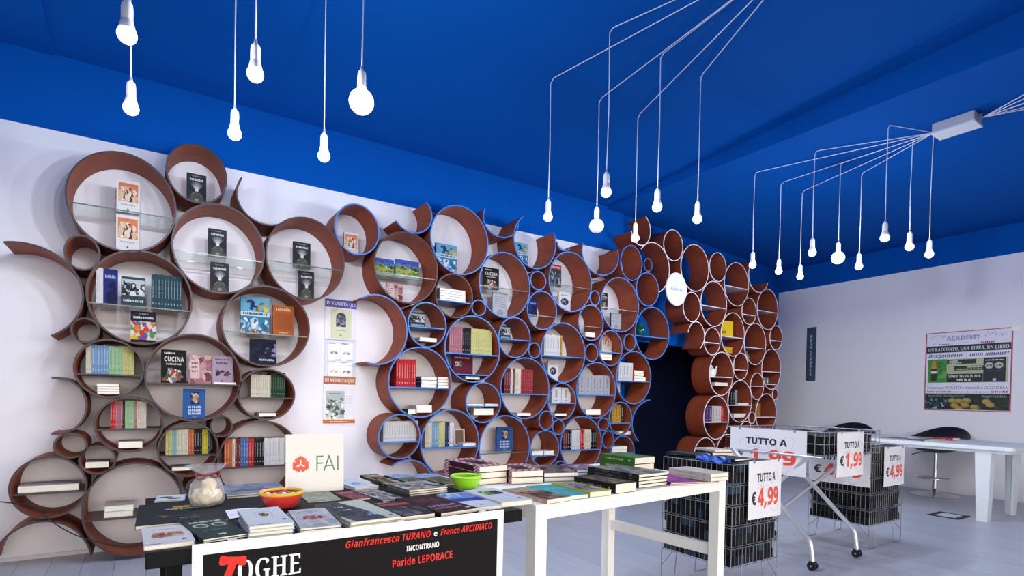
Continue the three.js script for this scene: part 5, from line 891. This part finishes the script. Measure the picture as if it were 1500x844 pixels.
{
  // right wall: fixed in the wall's own turned frame
  const turn = -Math.PI / 2 - Math.atan(0.07), on = (z) => 9.3 - 0.07 * z;
  const o = thing('wall_sign', 'narrow dark vertical sign reading ARTS & CRAFTS on the right wall', 'sign', [on(0.03) - 0.008, 2.0, 0.03], turn);
  part('panel', faceQuad(0.165, 0.9, 0, 0.008, 1), std(0xffffff, 0.5, 0, { map: canvasTex(100, 540, (c) => { c.fillStyle = '#3e4a5e'; c.fillRect(0, 0, 100, 540); c.fillStyle = '#cdd4e2'; c.font = 'bold 40px sans-serif'; c.textAlign = 'center'; [...'ARTS&CRAFTS'].forEach((ch, i) => { c.font = ch === '&' ? '28px sans-serif' : 'bold 42px sans-serif'; c.fillText(ch, 50, 106 + i * 38); }); }) }), o);
  const map = canvasTex(1000, 1100, (c, w, h) => {
    c.fillStyle = '#b4525c'; c.fillRect(0, 0, w, h); c.fillStyle = '#dddbe8'; c.fillRect(16, 12, w - 32, h - 24);
    const put = (s, cx, y, width, font, col) => { c.font = font; c.fillStyle = col; c.textAlign = 'center'; const m = c.measureText(s).width; c.save(); c.translate(cx, y); c.scale(width / m, 1); c.fillText(s, 0, 0); c.restore(); };
    put('ACADEMY', 455, 122, 390, 'bold 82px sans-serif', '#8b86b4');
    blobs(c, 60, 40, 190, 40, ['#c9b4c8', '#b4c0d4', '#d4c4b8'], 12, 11); blobs(c, 690, 40, 240, 70, ['#c0b4cc', '#b0bcd8', '#d8a0b0'], 14, 12);
    marks(c, 170, 164, 140, 12, '#5a5668', 8); marks(c, 430, 160, 90, 8, '#8f8aa0', 8); marks(c, 660, 158, 150, 26, '#a8284c', 7); blobs(c, 70, 140, 50, 30, ['#b8bcd8'], 4, 10);
    c.fillStyle = '#12242c'; c.fillRect(16, 192, w - 32, 96); put('UN RACCONTO, UNA BIRRA, UN LIBRO', 500, 266, 930, 'bold 66px serif', '#d6d6cc');
    put('Bergamotto... mon amour!', 500, 352, 930, 'italic bold 66px serif', '#3a3a6c');
    c.fillStyle = '#b4b48c'; c.fillRect(40, 380, 920, 330); c.fillStyle = '#3f8a3a'; c.fillRect(40, 380, 230, 330); blobs(c, 130, 400, 130, 290, ['#357a34', '#58a04a', '#2f6a34'], 16, 26);
    c.fillStyle = '#3a2416'; c.beginPath(); c.roundRect(78, 500, 74, 186, 20); c.fill(); c.fillStyle = '#c4863a'; c.beginPath(); c.moveTo(98, 400); c.lineTo(130, 400); c.lineTo(146, 510); c.lineTo(82, 510); c.fill(); c.fillStyle = '#dfe3d8'; c.fillRect(80, 546, 70, 30); c.fillStyle = '#1c3a2c'; c.fillRect(80, 576, 70, 60);
    c.fillStyle = '#16301f'; c.fillRect(272, 392, 340, 62); marks(c, 300, 404, 110, 14, '#e6e8dc', 9); marks(c, 300, 430, 150, 14, '#e6e8dc', 11); c.fillStyle = '#16301f'; c.fillRect(360, 484, 340, 58); marks(c, 510, 494, 170, 12, '#e6e8dc', 12); marks(c, 380, 518, 300, 14, '#cfd6c4', 20);
    c.fillStyle = '#122018'; c.fillRect(272, 590, 420, 116); put('LUNEDI 16 LUGLIO 2018', 480, 640, 370, 'bold 46px sans-serif', '#eef0ea'); put('ORE 18,30', 480, 690, 170, 'bold 44px sans-serif', '#eef0ea');
    c.fillStyle = '#121d24'; c.fillRect(694, 380, 240, 326); marks(c, 716, 406, 196, 16, '#c9cfd0', 14); for (const x of [758, 862]) { c.fillStyle = '#b4b4ac'; c.beginPath(); c.ellipse(x, 486, 46, 42, 0, 0, 7); c.fill(); blobs(c, x - 26, 472, 52, 24, ['#23282a', '#4a4e48'], 7, 9); } marks(c, 720, 556, 190, 5, '#6f7a80', 18); c.fillStyle = '#c4cad0'; c.fillRect(800, 660, 36, 30);
    put('Francesco DONATO e Antonella CUZZOCREA', 500, 798, 930, '50px serif', '#4a4468'); marks(c, 36, 826, 300, 24, '#8f6a8c', 16); marks(c, 352, 834, 420, 14, '#7a7490', 36); marks(c, 790, 824, 176, 26, '#8f5a7c', 9);
    c.fillStyle = '#14211c'; c.fillRect(16, 862, w - 32, h - 880); put('Spazio OPEN - Via Filippini 23/25', 270, 910, 440, '40px serif', '#9fb4a8'); put('Reggio Calabria', 820, 910, 270, '40px serif', '#9fb4a8');
    clipped(c, 16, 922, w - 32, h - 940, () => { blobs(c, 20, 920, 260, 150, ['#24404c', '#3f5f74', '#8fa4b4', '#1c3430'], 46, 16); blobs(c, 280, 930, 680, 150, ['#1c2a18', '#2c3a1c', '#16201a'], 40, 28); for (const [x, y] of [[350, 960], [430, 962], [520, 950], [380, 1030], [500, 1020], [430, 1070], [610, 1046], [740, 970], [780, 1010]]) { c.fillStyle = '#8f8038'; c.beginPath(); c.ellipse(x, y, 52, 36, 0.15, 0, 7); c.fill(); c.fillStyle = '#a8944a'; c.beginPath(); c.ellipse(x - 8, y - 8, 34, 20, 0.15, 0, 7); c.fill(); } });
  });
  const p = thing('wall_poster', 'large event poster with green bottle and yellow fruit on the right wall', 'poster', [on(2.19) - 0.004, 1.657, 2.19], turn);
  part('sheet', faceQuad(0.965, 1.075, 0, 0.003, 1), std(0xffffff, 0.5, 0, { map }), p);
  part('tape', rbox(0.46, 0.56, 0.49, 0.54, 0.0015, 0.003, 0.0005, 1), M.paper, p);
}

// ---------------------------------------------------------------- odd things in the rings
{
  const o = thing('glass_vase', 'squat green glass vase in the ring over the doorway', 'vase', [5.08, 1.9638, 0.18]);
  part('body', lathe([[0, 0], [0.055, 0], [0.075, 0.02], [0.09, 0.07], [0.08, 0.115], [0.055, 0.135], [0.05, 0.15], [0.066, 0.165], [0.06, 0.165], [0.044, 0.15], [0.05, 0.13], [0.072, 0.11], [0.082, 0.07], [0.068, 0.024], [0, 0.01]], 32), new THREE.MeshPhysicalMaterial({ color: 0x0f5a55, roughness: 0.12, transmission: 0.35, thickness: 0, ior: 1.5 }), o);
  const teaWhite = std(0xe9e9ea, 0.3), t = thing('teapot', 'white teapot with a curved spout on a shelf right of the doorway', 'teapot', [6.5, 1.5215, 0.17]);
  part('body', lathe([[0, 0], [0.05, 0], [0.056, 0.01], [0.068, 0.05], [0.06, 0.095], [0.035, 0.115], [0.03, 0.12], [0, 0.12]], 32), teaWhite, t);
  const ld = part('lid', lathe([[0, 0.165], [0.008, 0.162], [0.008, 0.152], [0.018, 0.145], [0.03, 0.122], [0, 0.121]], 24), teaWhite, t);
  part('spout', tube([V(0.055, 0.05, 0), V(0.095, 0.07, 0), V(0.1, 0.12, 0), V(0.118, 0.15, 0)], 0.011, 20, 10), teaWhite, t);
  part('handle', tube([V(-0.05, 0.1, 0), V(-0.09, 0.1, 0), V(-0.095, 0.05, 0), V(-0.058, 0.035, 0)], 0.006, 20, 8), teaWhite, t);
  const yb = thing('gift_box', 'large bright yellow box in a white-edged ring', 'box', [6.78, 2.0837, 0.16], -0.12);
  part('box_body', rbox(-0.13, 0.13, 0, 0.23, -0.035, 0.035, 0.004), std(0xe8c41a, 0.5), yb); part('label', faceQuad(0.09, 0.035, 0, 0.001, 1).translate(-0.05, 0.07, 0.0358), std(0x8a7424, 0.6), yb);
  const y2 = thing('gift_box', 'small yellow box at the bottom of the ring with the large yellow box', 'box', [6.8, 1.864, 0.17], 0);
  part('box_body', rbox(-0.1, 0.1, 0, 0.075, -0.04, 0.04, 0.004), std(0xd9a81c, 0.5), y2); part('lid', rbox(-0.103, 0.103, 0.075, 0.088, -0.043, 0.043, 0.003), std(0xe0b224, 0.5), y2);
  const fr = thing('photo_frame', 'small wooden photo frame right of the navy spines behind the table', 'frame', [2.605, 0.706, 0.17], 0.0);
  part('border', [rbox(-0.06, 0.06, 0, 0.014, -0.008, 0.008, 0.002, 1), rbox(-0.06, 0.06, 0.15, 0.164, -0.008, 0.008, 0.002, 1), rbox(-0.06, -0.046, 0, 0.164, -0.008, 0.008, 0.002, 1), rbox(0.046, 0.06, 0, 0.164, -0.008, 0.008, 0.002, 1)], std(0xcfc8c0, 0.5), fr); part('picture', box(-0.046, 0.046, 0.014, 0.15, -0.005, 0.0), std(0x6a4a38, 0.6), fr);
  fr.rotation.x = -0.08;
  const bt = thing('bottle', 'grey bottle standing in the lower half of a right-hand ring', 'bottle', [7.31, 1.747, 0.16]);
  part('body', lathe([[0, 0], [0.036, 0], [0.04, 0.01], [0.04, 0.12], [0.016, 0.165], [0.014, 0.2], [0, 0.2]], 24), std(0x6f7480, 0.3), bt); part('cap', lathe([[0, 0.222], [0.015, 0.222], [0.016, 0.2], [0, 0.2]], 16), M.rubber, bt);
  bt.scale.y = 0.88;
  const cup = thing('cup', 'silver cup on a small shelf right of the teapot', 'cup', [6.975, 1.6393, 0.16]);
  part('body', lathe([[0, 0], [0.03, 0], [0.034, 0.01], [0.036, 0.11], [0.04, 0.13], [0.036, 0.13], [0.031, 0.1], [0, 0.02]], 24), M.chrome, cup); part('handle', new THREE.TorusGeometry(0.03, 0.005, 8, 20, Math.PI).rotateZ(-Math.PI / 2).translate(0.034, 0.065, 0), M.chrome, cup);
  for (let i = 0; i < 3; i++) { const j = thing('glass_jar', 'small clear glass jar on the lower shelf at the right end', 'jar', [7.66 + i * 0.085, 1.4562, 0.17], 0, 'glass jars at the right end'); part('body', lathe([[0, 0], [0.028, 0], [0.032, 0.008], [0.032, 0.07], [0.026, 0.085], [0.022, 0.085], [0.028, 0.068], [0.028, 0.01], [0, 0.006]], 20), new THREE.MeshPhysicalMaterial({ color: 0xdfe8ea, roughness: 0.05, transmission: 0.9, thickness: 0, ior: 1.5 }), j); part('lid', lathe([[0, 0.098], [0.027, 0.098], [0.028, 0.084], [0, 0.084]], 20), M.chrome, j); }
}
// power cable trailing through the lowest left rings
tag(Object.assign(part('power_cable', tube([V(-1.05, 0.5, 0.04), V(-0.83, 0.49, 0.372), V(-0.74, 0.47, 0.385), V(-0.6, 0.43, 0.38), V(-0.54, 0.35, 0.375), V(-0.42, 0.24, 0.38), V(-0.3, 0.17, 0.378), V(-0.12, 0.1, 0.38), V(0.0, 0.12, 0.375)], 0.004, 80, 6), M.rubber, scene), { name: 'power_cable' }), 'thin black cable trailing across the lowest left rings', 'cable');

renderer.render(scene, camera);
